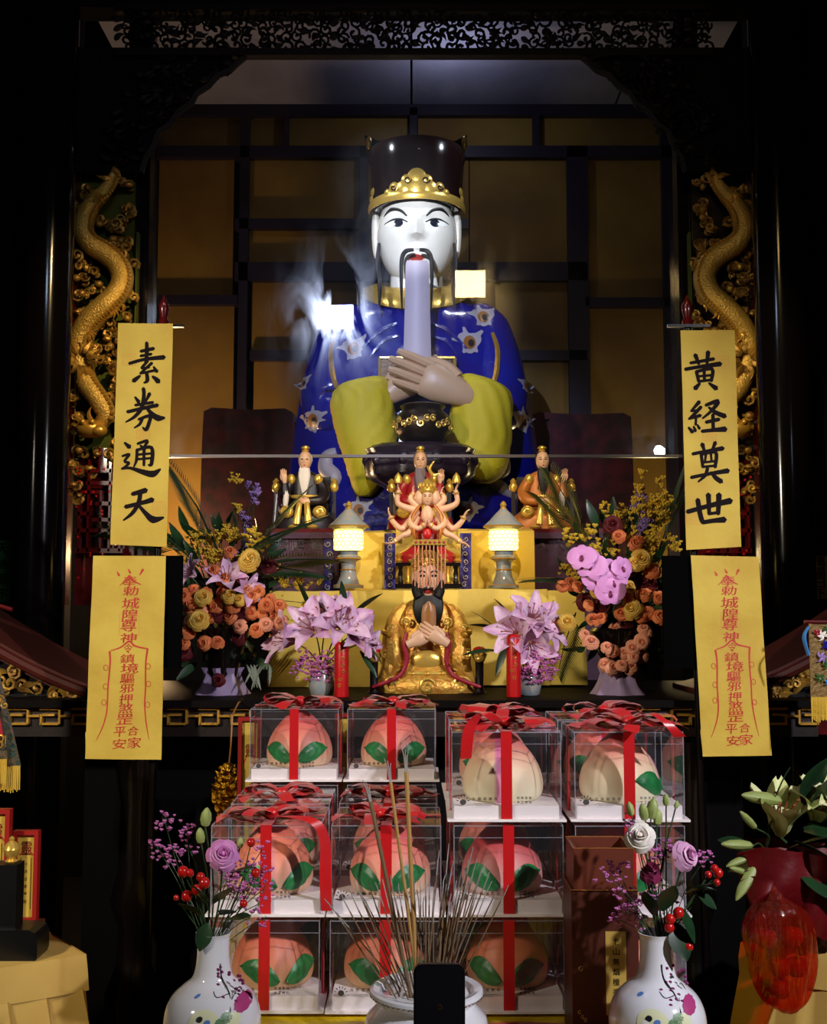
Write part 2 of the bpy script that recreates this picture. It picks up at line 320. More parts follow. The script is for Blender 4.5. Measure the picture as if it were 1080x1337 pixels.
# ------------------------------------------------------------------ the setting
def struct(name, g, mat, parent=None, label=None, smooth=False):
    return g.build(name, _m[mat], parent, smooth, kind='structure' if parent is None else None, label=label)
struct('floor', G().box((0, 2.6, -.05), (7, 9.4, .1)), 'floor', label='dark polished temple floor')
struct('wall_left', G().box((-3.45, 2.6, 3), (.1, 9.4, 6)), 'hall', label='dark hall wall beside the shrine, left side')
struct('wall_right', G().box((3.45, 2.6, 3), (.1, 9.4, 6)), 'hall', label='dark hall wall beside the shrine, right side')
struct('wall_front', G().box((0, -2.05, 3), (7, .1, 6)), 'hall', label='dark hall wall behind the viewer')
wb = struct('wall_back', G().box((0, 6.95, 3), (7, .5, 6)), 'hall', label='back wall of the shrine with yellow silk panels in dark frames')
PY = 6.66
def wall_rect(x0, x1, y0, y1, Yf, th):
    a, b = at(x0, y1, Yf), at(x1, y0, Yf)
    return G().box(((a.x + b.x) / 2, Yf + th / 2, (a.z + b.z) / 2), (b.x - a.x, th, b.z - a.z))
for r in [(205, 306, 205, 385), (205, 306, 397, 760), (324, 469, 205, 285), (324, 469, 298, 342), (328, 545, 366, 457), (328, 545, 470, 760), (205, 372, 150, 190), (376, 534, 150, 190),
          (546, 696, 150, 190), (704, 876, 150, 190), (481, 612, 205, 285), (481, 612, 298, 342), (614, 747, 205, 342), (546, 747, 366, 457), (546, 747, 470, 760), (767, 875, 205, 388), (767, 875, 400, 760)]:
    wall_rect(*r, PY, .03).build('panel', _m['silk_panel'], wb, False)
for r in [(306, 326, 150, 760), (469, 481, 190, 345), (535, 545, 140, 190), (747, 767, 190, 760), (875, 889, 140, 760), (190, 205, 140, 760), (371, 377, 150, 190), (696, 704, 150, 190), (190, 889, 136, 150), (190, 889, 190, 205), (306, 612, 285, 298), (306, 620, 342, 366), (620, 767, 342, 366),
          (205, 310, 385, 397), (765, 876, 388, 400), (326, 767, 457, 470)]:
    wall_rect(*r, PY - .05, .08).build('mullion', _m['navy_wood'], wb, False)
cz = at(540, 136, 6.6).z
ce = struct('ceiling', G().box((0, 2.6, 6.05), (7, 9.4, .1)), 'hall', label='dark hall ceiling with a pale boarded soffit over the shrine')
for a, b in ((190, 537), (538, 800), (801, 900)):
    xa, xb = at(a, 136, 6.7).x, at(b, 136, 6.7).x
    G().box(((xa + xb) / 2, 5.75, cz + .02), (xb - xa - .008, 1.9, .03)).build('board', _m['ceiling_board'], ce, False)

def spiral(g, c, r, turns=1.25, ph=0.0, tr=.2, sgn=1, y=0.0, n=5, seg=14, flat=1):
    pts = []; rr = []
    for i in range(seg + 1):
        t = i / seg; a = ph + sgn * turns * 2 * pi * t; q = r * (1 - .82 * t)
        pts.append((c[0] + q * cos(a), y - r * .15 * sin(pi * t), c[1] + q * sin(a))); rr.append(r * tr * (.75 + .45 * t))
    g.tube(pts, rr, n)
def leafcurl(g, a, b, bend, w, y=0.0, th=None):
    a, b = V((a[0], y, a[1])), V((b[0], y, b[1])); d = b - a; nrm = V((-d.z, 0, d.x)).normalized()
    pts = [a + d * t + nrm * bend * sin(pi * t) for t in [i / 6 for i in range(7)]]
    g.tube(pts, [w * .4, w, w * 1.1, w * .9, w * .6, w * .3, w * .06], 5, flat=1)
# carved valance across the top, with stepped curved brackets at its ends
vt = P('trim_1', 'dark carved openwork valance with curved corner brackets above the shrine', None, 540, 75, 4.55, kind='structure')
g = G()
for x0, x1, y0, y1 in ((150, 930, 66, 75), (150, 930, 8, 16)): g.box((*((vt.p((x0 + x1) / 2, (y0 + y1) / 2))),), (x1 - x0, 14, y1 - y0))
g.build('rail', _m['valance'], vt.o, False)
def rnd(a, b): return RNG.uniform(a, b)
g = G()
for i in range(330):
    x = 155 + (i % 66) * 11.8 + rnd(-4, 4); y = 22 + (i // 66) * 9.5 + rnd(-4, 4)
    q = vt.p(x, y)
    if i % 3: spiral(g, (q.x, q.z), rnd(7, 10), rnd(.9, 1.3), rnd(0, 6.3), .24, RNG.choice((-1, 1)), rnd(-3, 3), 4, 10)
    else: leafcurl(g, (q.x - rnd(5, 9), q.z - rnd(-7, 7)), (q.x + rnd(5, 9), q.z + rnd(-7, 7)), rnd(-6, 6), 3.6, rnd(-4, 4))
g.build('scrollwork', _m['valance'], vt.o, kind='stuff')
for sgn in (-1, 1):
    edge = [(320, 74), (308, 84), (300, 92), (284, 98), (272, 112), (256, 122), (250, 134), (232, 146), (222, 162), (206, 172), (200, 190), (190, 205), (184, 225)]
    b = G(); f = G()
    pl = [vt.p(540 + sgn * (540 - x), y) for x, y in edge]; b.tube([(p.x, 0, p.z) for p in pl], 4.5, 5)
    for i in range(75):
        t = rnd(0, 1); e = edge[min(int(t * 12), 11)]; x = e[0] - rnd(4, 120) * (1 - t * .5) ; y = e[1] - rnd(-6, 10)
        if x < 140: x = rnd(140, 190)
        q = vt.p(540 + sgn * (540 - x), y)
        if i % 2: spiral(b, (q.x, q.z), rnd(7, 11), 1.1, rnd(0, 6.3), .26, RNG.choice((-1, 1)), rnd(-3, 3), 4, 10)
        else: leafcurl(b, (q.x - rnd(6, 10), q.z - rnd(-8, 8)), (q.x + rnd(6, 10), q.z + rnd(-8, 8)), rnd(-6, 6), 4, rnd(-4, 4))
    q_ = [vt.p(540 + sgn * (540 - x + 5), y, 8) for x, y in edge] + [vt.p(540 + sgn * 470, 225, 8), vt.p(540 + sgn * 470, 62, 8), vt.p(540 + sgn * 222, 62, 8)]; G().poly([(a.x, a.z) for a in q_], 8, 12).build('bracket_board', _m['hall'], vt.o, False)
    b.build('corner_bracket', _m['valance'], vt.o, kind='stuff')
# boards above the valance and the dark flanks of the shrine front
xa, xb = at(100, 75, 4.62).x, at(980, 75, 4.62).x; zt = at(540, 12, 4.62).z
struct('trim_2', G().box((0, 4.66, (zt + 6) / 2), (7, .12, 6 - zt)), 'hall', label='dark boarding above the carved valance')
for nm, s in (('trim_3', -1), ('trim_4', 1)):
    struct(nm, G().box((s * (3.4 + 1.42) / 2, 4.72, 3), (3.4 - 1.42, .1, 6)), 'hall', label='dark boarding at the %s flank of the shrine' % ('left' if s < 0 else 'right'))
    struct(nm.replace('3', '5').replace('4', '6'), G().box((s * 1.16, 4.74, 2.1), (.1, .08, 4.2)), 'black_wood', label='black inner jamb of the shrine on the %s' % ('left' if s < 0 else 'right'))
# round pillars
for s, n in ((-1, 1), (1, 2)):
    px = 540 + s * 489; b = at(px, 700, 4.35); g = G()
    g.lathe([(.15, 0), (.16, .05), (.13, .12), (.105, .2), (.1, .3), (.1, 5.9)], 32, (b.x, 4.35, 0))
    g.build('pillar', _m['pillar_lacquer'], None, True, kind='structure', label='round black lacquered pillar at the %s of the shrine front' % ('left' if s < 0 else 'right'))
# the glazing in front of the enshrined statue
A, B = at(186, 594, 4.78), at(896, 52, 4.78)
w1 = obj('window_1', None, None, (0, 4.78, A.z), kind='structure'); w1['label'] = 'tall clear glass screen in front of the big statue'
G().box(((A.x + B.x) / 2, 0, (B.z - A.z) / 2), (B.x - A.x, .008, B.z - A.z)).build('pane', _m['glass'], w1, False)
G().box(((A.x + B.x) / 2, -.004, -.006), (B.x - A.x, .02, .012)).build('rail', _m['grey_metal'], w1, False)
# ------------------------------------------------------------------ dragon panels flanking the shrine
def dragon(s, label):
    mx = lambda x: x if s < 0 else 1080 - x
    d = P('dragon_panel', label, 'carved panel', mx(134), 655, 4.6, 'carved gold dragon panels'); p = lambda x, y, dy=0: d.p(mx(x), y, dy)
    def strip(x0, x1, y0, y1, yf, th, nm, mat): a, b = p(x0, y1), p(x1, y0); G().box(((a.x + b.x) / 2, yf, (a.z + b.z) / 2), (abs(b.x - a.x), th, b.z - a.z)).build(nm, _m[mat], d.o, False)
    strip(90, 172, 190, 596, 26, 6, 'backing_board', 'olive_board' if s < 0 else 'dark_wood'); strip(90, 172, 596, 790, 26, 6, 'lower_board', 'red_lacquer'); strip(84, 97, 190, 790, 8, 26, 'frame_strip', 'red_lacquer'); strip(170, 176, 300, 700, 14, 12, 'frame_strip', 'olive_board')
    path = [(152, 214), (146, 232), (136, 250), (121, 266), (111, 285), (110, 304), (120, 319), (138, 330), (154, 345), (160, 364), (154, 382), (140, 397), (124, 412), (111, 430), (105, 452), (106, 476), (114, 500), (128, 520), (138, 540), (130, 556)]
    pts = catmull([p(x, y, -8 + 6 * sin(i)) for i, (x, y) in enumerate(path)], 5)
    G().tube(pts, [2, 7, 11, 13, 14, 14.5, 15, 15, 15, 15.5, 16, 16, 15, 14, 13, 9], 14, True, 1).build('dragon_body', _m['gold_scale'], d.o)
    sp = G(); n = len(pts)
    for i in range(4, n - 4, 1):
        t = (pts[i + 1] - pts[i - 1]).normalized(); nr = V((-t.z, 0, t.x)) * (1 if s < 0 else -1)
        c = pts[i] + nr * 11 + V((0, -9, 0)); sp.ell(c, (3.4, 4, 3.4), 6, 4)
    sp.build('spine_ridge', _m['gold'], d.o)
    for a, b, w in (((152, 216), (158, 204), 3), ((146, 236), (128, 232), 4), ((132, 254), (118, 250), 4), ((150, 226), (160, 232), 3.5), ((150, 395), (164, 400), 3), ((164, 400), (160, 410), 2.5)): g = G(); leafcurl(g, (p(*a).x, p(*a).z), (p(*b).x, p(*b).z), 2, w, -10); g.build('fin', _m['gold'], d.o)
    g = G()                                                     # mane and whiskers of the head
    for i in range(16):
        a = i / 15 * 5.2 - .3; c = p(112, 474)
        leafcurl(g, (c.x + 8 * cos(a), c.z + 8 * sin(a)), (c.x + rnd(22, 34) * cos(a), c.z + rnd(22, 34) * sin(a)), rnd(-5, 5), 4.2, -22 + rnd(-3, 3))
    g.build('mane', _m['gold_old'], d.o)
    h = G(); c = p(118, 560, -18)
    h.ell(c, (20, 16, 12)); h.ell(c + V((13 * (1 if s < 0 else -1), -6, -3)), (11, 10, 8)); h.ell(c + V((6, -14, 7)), 4); h.ell(c + V((-6, -14, 7)), 4)
    leafcurl(h, (c.x - 6, c.z + 8), (c.x - 20, c.z + 26), 5, 3, -20); leafcurl(h, (c.x + 4, c.z + 8), (c.x + 2, c.z + 30), 5, 3, -20)
    h.build('dragon_head', _m['gold'], d.o)
    for x, y in ((150, 300), (162, 318), (160, 285), (110, 345), (104, 362), (122, 350), (106, 385), (118, 382), (165, 415), (150, 428), (160, 440), (138, 440), (148, 452), (162, 466), (104, 300), (148, 500), (160, 520), (150, 480),
                 (100, 520), (160, 555), (150, 575), (104, 590), (98, 610), (112, 612), (96, 635), (104, 648), (128, 592), (142, 600), (160, 600), (134, 470), (100, 545), (164, 270), (160, 330), (100, 270), (146, 315), (134, 290), (166, 345), (130, 375), (102, 330), (168, 385), (102, 405), (136, 425), (166, 445), (124, 455), (98, 480), (168, 490), (140, 520), (102, 560), (150, 545), (168, 540), (164, 240), (112, 250)):
        g = G()
        for k in range(3):
            q = p(x + rnd(-7, 7), y + rnd(-6, 6)); spiral(g, (q.x, q.z), rnd(5, 9), 1.2, rnd(0, 6.3), .32, RNG.choice((-1, 1)), rnd(-6, 14), 5, 9)
        q = p(x + rnd(-5, 5), y + rnd(-5, 5), rnd(-4, 6)); g.ell(q, (rnd(4, 7), 5, rnd(3, 6)), 8, 5); g.build('cloud_scroll', _m['gold_old'], d.o)
    for x, y in ((128, 262), (150, 410), (118, 440)):
        q = p(x, y)
        g = G()
        for k in range(4): leafcurl(g, (q.x, q.z), (q.x + 14 * cos(k * .6 + .2), q.z - 12 * sin(k * .6 + .2)), 3, 2.4, -18)
        g.build('claw', _m['gold'], d.o)
    g = G()                                                     # red fretwork below
    for x0, x1, y0, y1 in ((112, 118, 600, 720), (140, 146, 590, 720), (112, 146, 612, 617), (100, 130, 640, 645), (124, 158, 655, 660), (100, 118, 668, 673), (98, 160, 690, 695), (128, 133, 640, 720), (100, 105, 640, 720), (154, 159, 630, 720), (112, 160, 628, 633), (98, 160, 716, 722), (120, 146, 676, 681), (128, 140, 585, 612)):
        a, b = p(x0, y1), p(x1, y0); g.box(((a.x + b.x) / 2, 6, (a.z + b.z) / 2), (abs(b.x - a.x), 12, b.z - a.z))
    g.build('fretwork', _m['red_lacquer'], d.o, False)
    g = G()
    for i in range(26): q = p(rnd(98, 160), rnd(610, 760), 0); g.ell(q, 1.8, 6, 4)
    g.build('beads', _m['candle_red'], d.o, kind='stuff')
dragon(-1, 'carved gold dragon panel on olive board at the left jamb'); dragon(1, 'carved gold dragon panel on dark board at the right jamb')

# ------------------------------------------------------------------ altar table with flared ends
AZ = 1.253
al = thing('altar_table', 'long black altar table with gold fret frieze and upswept carved ends', 'altar table', (0, 3.3, 0))
top = G().box((0, .45, AZ - .01), (2.75, .95, .02)); top.build('table_top', _m['altar_top'], al, False)
G().box((0, .03, AZ - .062), (2.3, .05, .084)).build('frieze', _m['dark_wood'], al, False)
G().box((0, .5, .58), (2.0, .5, 1.08)).build('under_panel', _m['hall'], al, False)
for s in (-1, 1):
    for yy in (.08, .8):
        G().lathe([(.07, 0), (.075, .05), (.05, .1), (.045, .25), (.075, .36), (.08, .42), (.05, .5), (.045, .6), (.07, .68), (.05, .76), (.045, .95), (.06, 1.05), (.06, 1.13)], 20, (s * .8, yy, 0)).build('leg', _m['black_wood'], al)
    g = G(); z0 = AZ - .075                                      # gold key-fret along the frieze
    def bar(x, z, w, h): g.box((s * x, -.002, z), (w, .016, h))
    x = .46
    while x < 1.12:
        bar(x + .03, z0 + .05, .06, .006); bar(x + .003, z0 + .03, .006, .045); bar(x + .03, z0 + .008, .05, .006); bar(x + .055, z0 + .02, .006, .03); bar(x + .036, z0 + .033, .036, .006); bar(x + .075, z0 + .03, .03, .006); x += .09
    g.build('gold_fret', _m['gold'], al, False, kind='stuff')
    # upswept end block with a curved lacquer slope and gold openwork
    def prof(t): return (s * (.86 + .56 * t), AZ + .015 + .27 * t ** 1.4)
    g = G(); n = 14; rows = []
    for i in range(n + 1):
        x, z = prof(i / n); rows.append([V((x, .1, z)), V((x, .55, z)), V((x, .55, z - .05)), V((x, .1, z - .05))])
    g.loft(rows); g.build('end_slope', _m['slope_wood'], al)
    g = G(); g.tube([(prof(i / n)[0], .07, prof(i / n)[1] - .02) for i in range(n + 1)], .016, 8); g.build('end_moulding', _m['slope_wood'], al)
    G().poly([(s * .9, AZ)] + [(prof(i / n)[0], prof(i / n)[1] - .05) for i in range(1, n + 1)] + [(s * 1.42, AZ)], .12, .14).build('end_panel', _m['black_wood'], al, False)
    g = G()
    for i in range(70):
        t = rnd(.05, 1); x, zt_ = prof(t); z = rnd(AZ + .005, max(AZ + .02, zt_ - .05))
        if i % 3: spiral(g, (x, z), rnd(.012, .024), 1.2, rnd(0, 6.3), .3, RNG.choice((-1, 1)), .09 + rnd(-.01, .01), 5, 9)
        else: leafcurl(g, (x - .025, z - rnd(-.02, .02)), (x + .025, z + rnd(-.02, .02)), rnd(-.015, .015), .009, .085)
    g.build('end_openwork', _m['gold_old'], al, kind='stuff')
    g = G(); g.box((s * 1.19, .05, AZ - .05), (.6, .06, .1)); g.build('end_rail', _m['red_lacquer'], al, False)

# ------------------------------------------------------------------ stepped platform covered in yellow
def tier(name, label, x0, x1, yt, zb, Yf, Yb, mat, sheets):
    zt = at(540, yt, Yf).z; a, b = at(x0, yt, Yf).x, at(x1, yt, Yf).x
    t = thing(name, label, 'altar step', ((a + b) / 2, (Yf + Yb) / 2, zb)); w, d, h = b - a, Yb - Yf, zt - zb
    G().box((0, 0, h / 2 - .003), (w - .012, d - .012, h - .008)).build('block', _m['dark_wood'], t, False)
    for (u0, u1, drop, off) in sheets:                           # separate yellow sheets laid over the step, each hanging down its front
        xa, xb = -w / 2 + u0 * w, -w / 2 + u1 * w; ph = rnd(0, 6)
        def f(u, v, xa=xa, xb=xb, drop=drop, off=off, ph=ph):
            x = xa + (xb - xa) * u; L1 = d * .9; q = v * (L1 + h * drop)
            wv = .0022 * sin(7 * u + ph + 9 * v)
            if q < L1: return (x, d / 2 - q - .002 - d * .1 + .0, h + off + wv * .5)
            return (x + .004 * sin(ph + 6 * v), -d / 2 - off - .003 - abs(wv) - .004 * (q - L1) / h, h + off - (q - L1))
        G().sheet(f, 8, 16, (0, .0012, -.0012)).build('yellow_sheet', _m[mat], t)
    return zt
T1 = tier('altar_step', 'lower altar step draped with yellow sheets behind the gold statue', 352, 764, 772, AZ, 3.86, 4.14, 'cloth_yellow', [(0, .36, 1, .001), (.33, .68, .97, .004), (.6, .88, 1, .007), (.84, 1, .98, .002)])
T2 = tier('altar_step', 'upper altar step draped with yellow sheets under the small statues', 447, 696, 692, AZ, 4.15, 4.6, 'cloth_yellow', [(0, .3, 1, .001), (.28, .66, .9, .004), (.6, 1, 1, .007)])
# ------------------------------------------------------------------ offering table
TZ = .76
ot = thing('offering_table', 'low offering table under yellow satin carrying the peach boxes', 'table', (.052, 2.38, 0))
G().box((0, 0, TZ - .03), (.955, 1.64, .04)).build('table_top', _m['dark_wood'], ot, False)
for sx in (-1, 1):
    for sy in (-1, 1): G().box((sx * .42, sy * .74, TZ / 2 - .03), (.06, .06, TZ - .06)).build('leg', _m['dark_wood'], ot, False)
def tcl(u, v):
    x = (u - .5) * 1.03; y = (v - .5) * 1.72; z = TZ - .006 + .001 * sin(31 * x) * sin(23 * y)
    if abs(x) > .482: z -= (abs(x) - .482) * 6; x = math.copysign(.482 + (abs(x) - .482) * .25 + .01 * sin(20 * y), x)
    if abs(y) > .825: z -= (abs(y) - .825) * 6; y = math.copysign(.825 + (abs(y) - .825) * .25, y)
    return (x, y, z)
G().sheet(tcl, 60, 60, (0, 0, -.003)).build('satin_cloth', _m['satin_yellow'], ot)
mt = tag(G().sheet(lambda u, v: (.10 + .3 * u, 1.86 + .30 * v, TZ - .0025 + .0015 * sin(9 * u + 5 * v)), 14, 14, (0, 0, -.0012)).build('red_paper', _m['ribbon_red']), 'red paper sheet under the brown incense box', 'paper')
# ------------------------------------------------------------------ side tables with pleated skirts
def side_table(corner, e1, e2, l1, l2, label):
    t = thing('side_table', label, 'table', (corner[0], corner[1], 0), group='side tables in pleated cloths'); e1, e2 = V((*e1, 0)).normalized(), V((*e2, 0)).normalized()
    def q(a, b, z): w = e1 * a + e2 * b; return V((w.x, w.y, z))
    r = [q(0, 0, 0), q(l1, 0, 0), q(l1, l2, 0), q(0, l2, 0)]
    if e1.cross(e2).z < 0: r = r[::-1]
    G().loft([[p + V((0, 0, TZ - .012)) for p in r], [p + V((0, 0, TZ)) for p in r]]).build('cloth_top', _m['cloth_cream'], t, False)
    cen = q(l1 / 2, l2 / 2, 0); bd = G()
    per = []; m = 26
    for i in range(4):
        a, b = r[i], r[(i + 1) % 4]
        for k in range(m): per.append(a + (b - a) * k / m)
    def out(p, amt): d = (p - cen); d.z = 0; return p + d.normalized() * amt
    bd.loft([[out(p, .004) + V((0, 0, TZ + .001)) for p in per], [out(p, .008 + .002 * sin(i * .9)) + V((0, 0, TZ - .03)) for i, p in enumerate(per)], [out(p, .012 + .004 * sin(i * .7)) + V((0, 0, TZ - .075)) for i, p in enumerate(per)]], True, False)
    bd.build('band', _m['cloth_cream'], t)
    per = []; m = 90
    for i in range(4):
        a, b = r[i], r[(i + 1) % 4]
        for k in range(m): per.append(a + (b - a) * k / m)
    pl = G(); rows = []
    for z, am, fl in ((TZ - .07, .006, .004), (TZ - .2, .014, .02), (.35, .022, .06), (.02, .03, .1)):
        rows.append([out(p, fl + am * ((i % 10) / 5 if i % 10 < 8 else (10 - i % 10) * .8)) + V((0, 0, z)) for i, p in enumerate(per)])
    pl.loft(rows, True, False); pl.build('skirt', _m['cloth_cream'], t)
    G().box(cen + V((0, 0, TZ / 2 - .02)), (.3, .3, TZ - .05)).build('pedestal', _m['dark_wood'], t, False)
side_table((-.715, 2.57), (-.617, .787), (-.84, -.54), .55, .7, 'yellow skirted side table carrying the black stand and red plaques')
side_table((.74, 2.66), (.6, .8), (.88, -.47), .55, .7, 'yellow skirted side table under the red wrapped lilies')
# ------------------------------------------------------------------ figures: shared shapes
def head(g, c, w, h, d, n=40, m=30, nose=1.0):
    """a head with brow, eye hollows, nose, lips and chin; w,h,d are half sizes, it looks towards -y"""
    c = V(c); rings = []
    for i in range(m + 1):
        ph = -pi / 2 + pi * (.015 + .97 * i / m); sz = sin(ph); cr = cos(ph) ** .72; row = []
        jaw = 1 - .20 * max(0, -sz) ** 1.6
        for j in range(n):
            a = 2 * pi * j / n; sx, sy = sin(a), -cos(a)
            x = sx * cr * jaw; y = sy * cr * (1 if sy > 0 else .96); f = max(0, cos(a)) ** 1.2; Z = sz
            if f > 0:
                e = lambda X0, Z0, wx, wz: math.exp(-((x - X0) / wx) ** 2 - ((Z - Z0) / wz) ** 2)
                nz = math.exp(-(x / .13) ** 2) * (max(0, min(1, (.34 - Z) / .5)) if Z > -.2 else max(0, 1 - (-.2 - Z) / .09)) * .24 * nose
                nz += .07 * nose * (e(-.15, -.17, .08, .08) + e(.15, -.17, .08, .08))
                dd = nz + .05 * (e(-.4, .30, .25, .09) + e(.4, .30, .25, .09)) - .07 * (e(-.38, .12, .2, .1) + e(.38, .12, .2, .1)) + .05 * (e(-.5, -.2, .22, .22) + e(.5, -.2, .22, .22))
                dd += .06 * e(0, -.45, .2, .05) + .055 * e(0, -.55, .17, .05) - .03 * e(0, -.5, .25, .02) + .07 * e(0, -.8, .22, .12)
                y -= dd * f
            row.append(c + V((x * w, y * d, sz * h)))
        rings.append(row)
    return g.loft(rings)
def bvh_of(*gs):
    g = G()
    for q in gs: g.join(q)
    return BVHTree.FromPolygons([V(p) for p in g.v], g.f)
def decal(bvh, c, outline, mat, name, parent, off=.8, rings=4, y0=-600):
    g = G(); vs = []; n = len(outline)
    for r in range(rings + 1):
        for q in outline:
            t = r / rings
            x, z = c[0] + q[0] * t, c[1] + q[1] * t
            hit = bvh.ray_cast(V((x, y0, z)), V((0, 1, 0)))[0]
            vs.append(V((x, (hit.y if hit is not None else (vs[-1].y + off if vs else 0)) - off, z)))
    fs = [(r * n + j, r * n + (j + 1) % n, (r + 1) * n + (j + 1) % n, (r + 1) * n + j) for r in range(rings) for j in range(n)]
    g.add(vs, fs); return g.build(name, _m[mat], parent)
def oval(rx, rz, n=20, tilt=0): return [(rx * cos(a) * cos(tilt) - rz * sin(a) * sin(tilt), rx * cos(a) * sin(tilt) + rz * sin(a) * cos(tilt)) for a in [2 * pi * i / n for i in range(n)]]
def draped_line(bvh, pts, r, g, off=.3, n=6, y0=-600):
    P3 = []
    for x, z in [(q.x, q.z) for q in catmull([V((a, 0, b)) for a, b in pts], 6)]:
        hit = bvh.ray_cast(V((x, y0, z)), V((0, 1, 0)))[0]; P3.append(V((x, (hit.y if hit is not None else 0) - off, z)))
    g.tube(P3, r, n)
def hand(g, w, d, s, L, curl=.5, sgn=1, thumb=True, n=8):
    """palm, four fingers of different length with two bends, and a thumb off the side of the palm"""
    w, d = V(w), V(d).normalized(); s = V(s); s = (s - d * s.dot(d)).normalized(); nn = d.cross(s) * sgn
    rows = []
    for t, hw, ht in ((-.12, .13, .10), (0, .15, .11), (.15, .19, .115), (.32, .215, .105), (.46, .21, .085), (.5, .19, .06)):
        c = w + d * t * L; rows.append([c + s * cos(a) * hw * L + nn * sin(a) * ht * L for a in [2 * pi * k / 14 for k in range(14)]])
    g.loft(rows)
    for k, (o, ln, r) in enumerate(((-.155, .46, .056), (-.052, .52, .058), (.052, .48, .056), (.15, .38, .049))):
        p = w + d * .42 * L + s * o * L; pts = [p]; ang = 0
        for q, fr in enumerate((.25, .3, .25, .2)):
            ang += curl * (.25, .55, .5, .35)[q]
            pts.append(pts[-1] + (d * cos(ang) + nn * sin(ang) + s * o * .25 * cos(ang)) * ln * L * fr)
        sm = catmull(pts, 3); g.tube(sm, [r * L, r * L * 1.03, r * L * .98, r * L * .9, r * L * .62], n)
    if thumb:
        p = w + d * .12 * L - s * .15 * L; pts = [p, p + (d * .8 - s * .35) * .17 * L + nn * .04 * L, p + (d * 1.1 - s * .28) * .26 * L + nn * .08 * L, p + (d * 1.4 - s * .18) * .3 * L + nn * .1 * L]
        g.tube(catmull(pts, 3), [.075 * L, .07 * L, .062 * L, .04 * L], n)
def robe_loft(T, rows, n=48, seg=40, fold=.012, k=13):
    g = G(); rr = interp_rows(rows, seg); out = []
    for i, (py, cx, rx, ry, cy) in enumerate(rr):
        out.append(ring(cx - T.px, cy, T.py - py, rx, ry, n, fold * min(1, i / seg * 2), k, i * .05))
    return g.loft(out)

# ------------------------------------------------------------------ the big enshrined statue
dz = 1.647
pl = thing('statue_dais', 'dark wooden dais under the big blue robed statue', 'dais', (0, 5.75, 0))
G().box((0, 0, dz / 2), (2.1, 1.7, dz)).build('block', _m['hall'], pl, False)
G().box((0, -.03, dz - .04), (2.16, 1.72, .06)).build('moulding', _m['hall'], pl, False)
S = P('deity_statue', 'big enshrined statue in blue robe and black hat holding a pale tablet', 'statue', 541, 760, 5.6)
robe = robe_loft(S, [(S.py - S.z0(dz + .001), 541, 176, 112, 0), (700, 541, 174, 108, 0), (650, 541, 169, 100, 0), (600, 541, 163, 92, 0), (550, 541, 156, 86, 0), (500, 541, 148, 80, 0), (460, 541, 137, 76, 0), (425, 541, 121, 70, 0), (405, 541, 100, 60, 0), (394, 541, 74, 48, 0), (384, 541, 44, 36, -4)], 72, 60, .014, 15)
arms = G()
for m_ in (1, -1):
    q = lambda x, y, dy: V(((x - 541) * m_, dy, S.py - y))
    arms.tube(catmull([q(618, 408, -4), q(632, 440, -14), q(644, 500, -26), q(648, 540, -38), q(630, 548, -58), q(606, 535, -80)], 6), [26, 38, 42, 42, 34, 24, 14], 24)
rb = robe.build('robe', _m['robe_blue'], S.o); arms.build('robe_sleeve', _m['robe_blue'], S.o)
bv = bvh_of(robe, arms)
for x, y, r in ((462, 455, 21), (632, 409, 21), (613, 447, 22), (408, 548, 19), (684, 547, 18), (394, 497, 13), (690, 500, 13), (470, 668, 18), (610, 668, 18)):
    out = []
    for i in range(44):
        a = 2 * pi * i / 44; fl = .62 + .1 * sin(3 * a) + .42 * max(0, sin(a * 5.5 + x)) ** 3 * (1.1 if sin(a) > -.2 else .5); out.append((r * fl * cos(a) * 1.05, r * fl * sin(a)))
    c = S.p(x, y, -60); decal(bv, (c.x, c.z), out, 'cloud_pale', 'flame_motif', S.o, .8); decal(bv, (c.x, c.z - 1), oval(r * .36, r * .40, 20), 'pearl_brown', 'pearl_motif', S.o, 1.7); decal(bv, (c.x + 2, c.z - 2), oval(r * .18, r * .22, 14), 'robe_dark', 'pearl_motif', S.o, 2.4)
for m_ in (1, -1):                                            # pale scroll borders low on the robe
    cx = 541 + m_ * 104
    pts = [(cx - m_ * 4, 590), (cx + m_ * 8, 596), (cx + m_ * 10, 612), (cx - m_ * 2, 626), (cx + m_ * 12, 640), (cx + m_ * 30, 650)]
    g = G(); draped_line(bv, [(S.p(*q, -70).x, S.p(*q, -70).z) for q in pts], [6, 10, 12, 11, 9, 4], g, -4, 10); g.build('scroll_motif', _m['cloud_pale'], S.o)
    for k in range(3):
        g = G(); draped_line(bv, [(S.p(541 + m_ * (140 + 12 * k), 690 - 4 * k).x, S.p(0, 690 - 4 * k).z), (S.p(541 + m_ * (150 + 10 * k), 0).x, S.p(0, 676 - 6 * k).z), (S.p(541 + m_ * (158 + 9 * k), 0).x, S.p(0, 664 - 6 * k).z)], [3, 2, .6], g, .5); g.build('wave_motif', _m['cloud_pale'], S.o)
    g = G(); draped_line(bv, [(m_ * 100, S.p(0, 448).z), (m_ * 106, S.p(0, 470).z), (m_ * 104, S.p(0, 500).z), (m_ * 98, S.p(0, 520).z)], [2.4, 3.6, 4, 3], g, .8); g.build('robe_glint', _m['gold'], S.o)  # gold tubes on the robe sides imitate warm lamp reflections
    g = G(); draped_line(bv, [(m_ * 22, S.p(0, 440).z), (m_ * 44, S.p(0, 450).z), (m_ * 66, S.p(0, 470).z)], [2.5, 3.5, 2], g, 0); draped_line(bv, [(m_ * 20, S.p(0, 456).z), (m_ * 40, S.p(0, 463).z), (m_ * 56, S.p(0, 482).z)], [2.5, 3.5, 2], g, 0); g.build('fold', _m['robe_blue'], S.o)
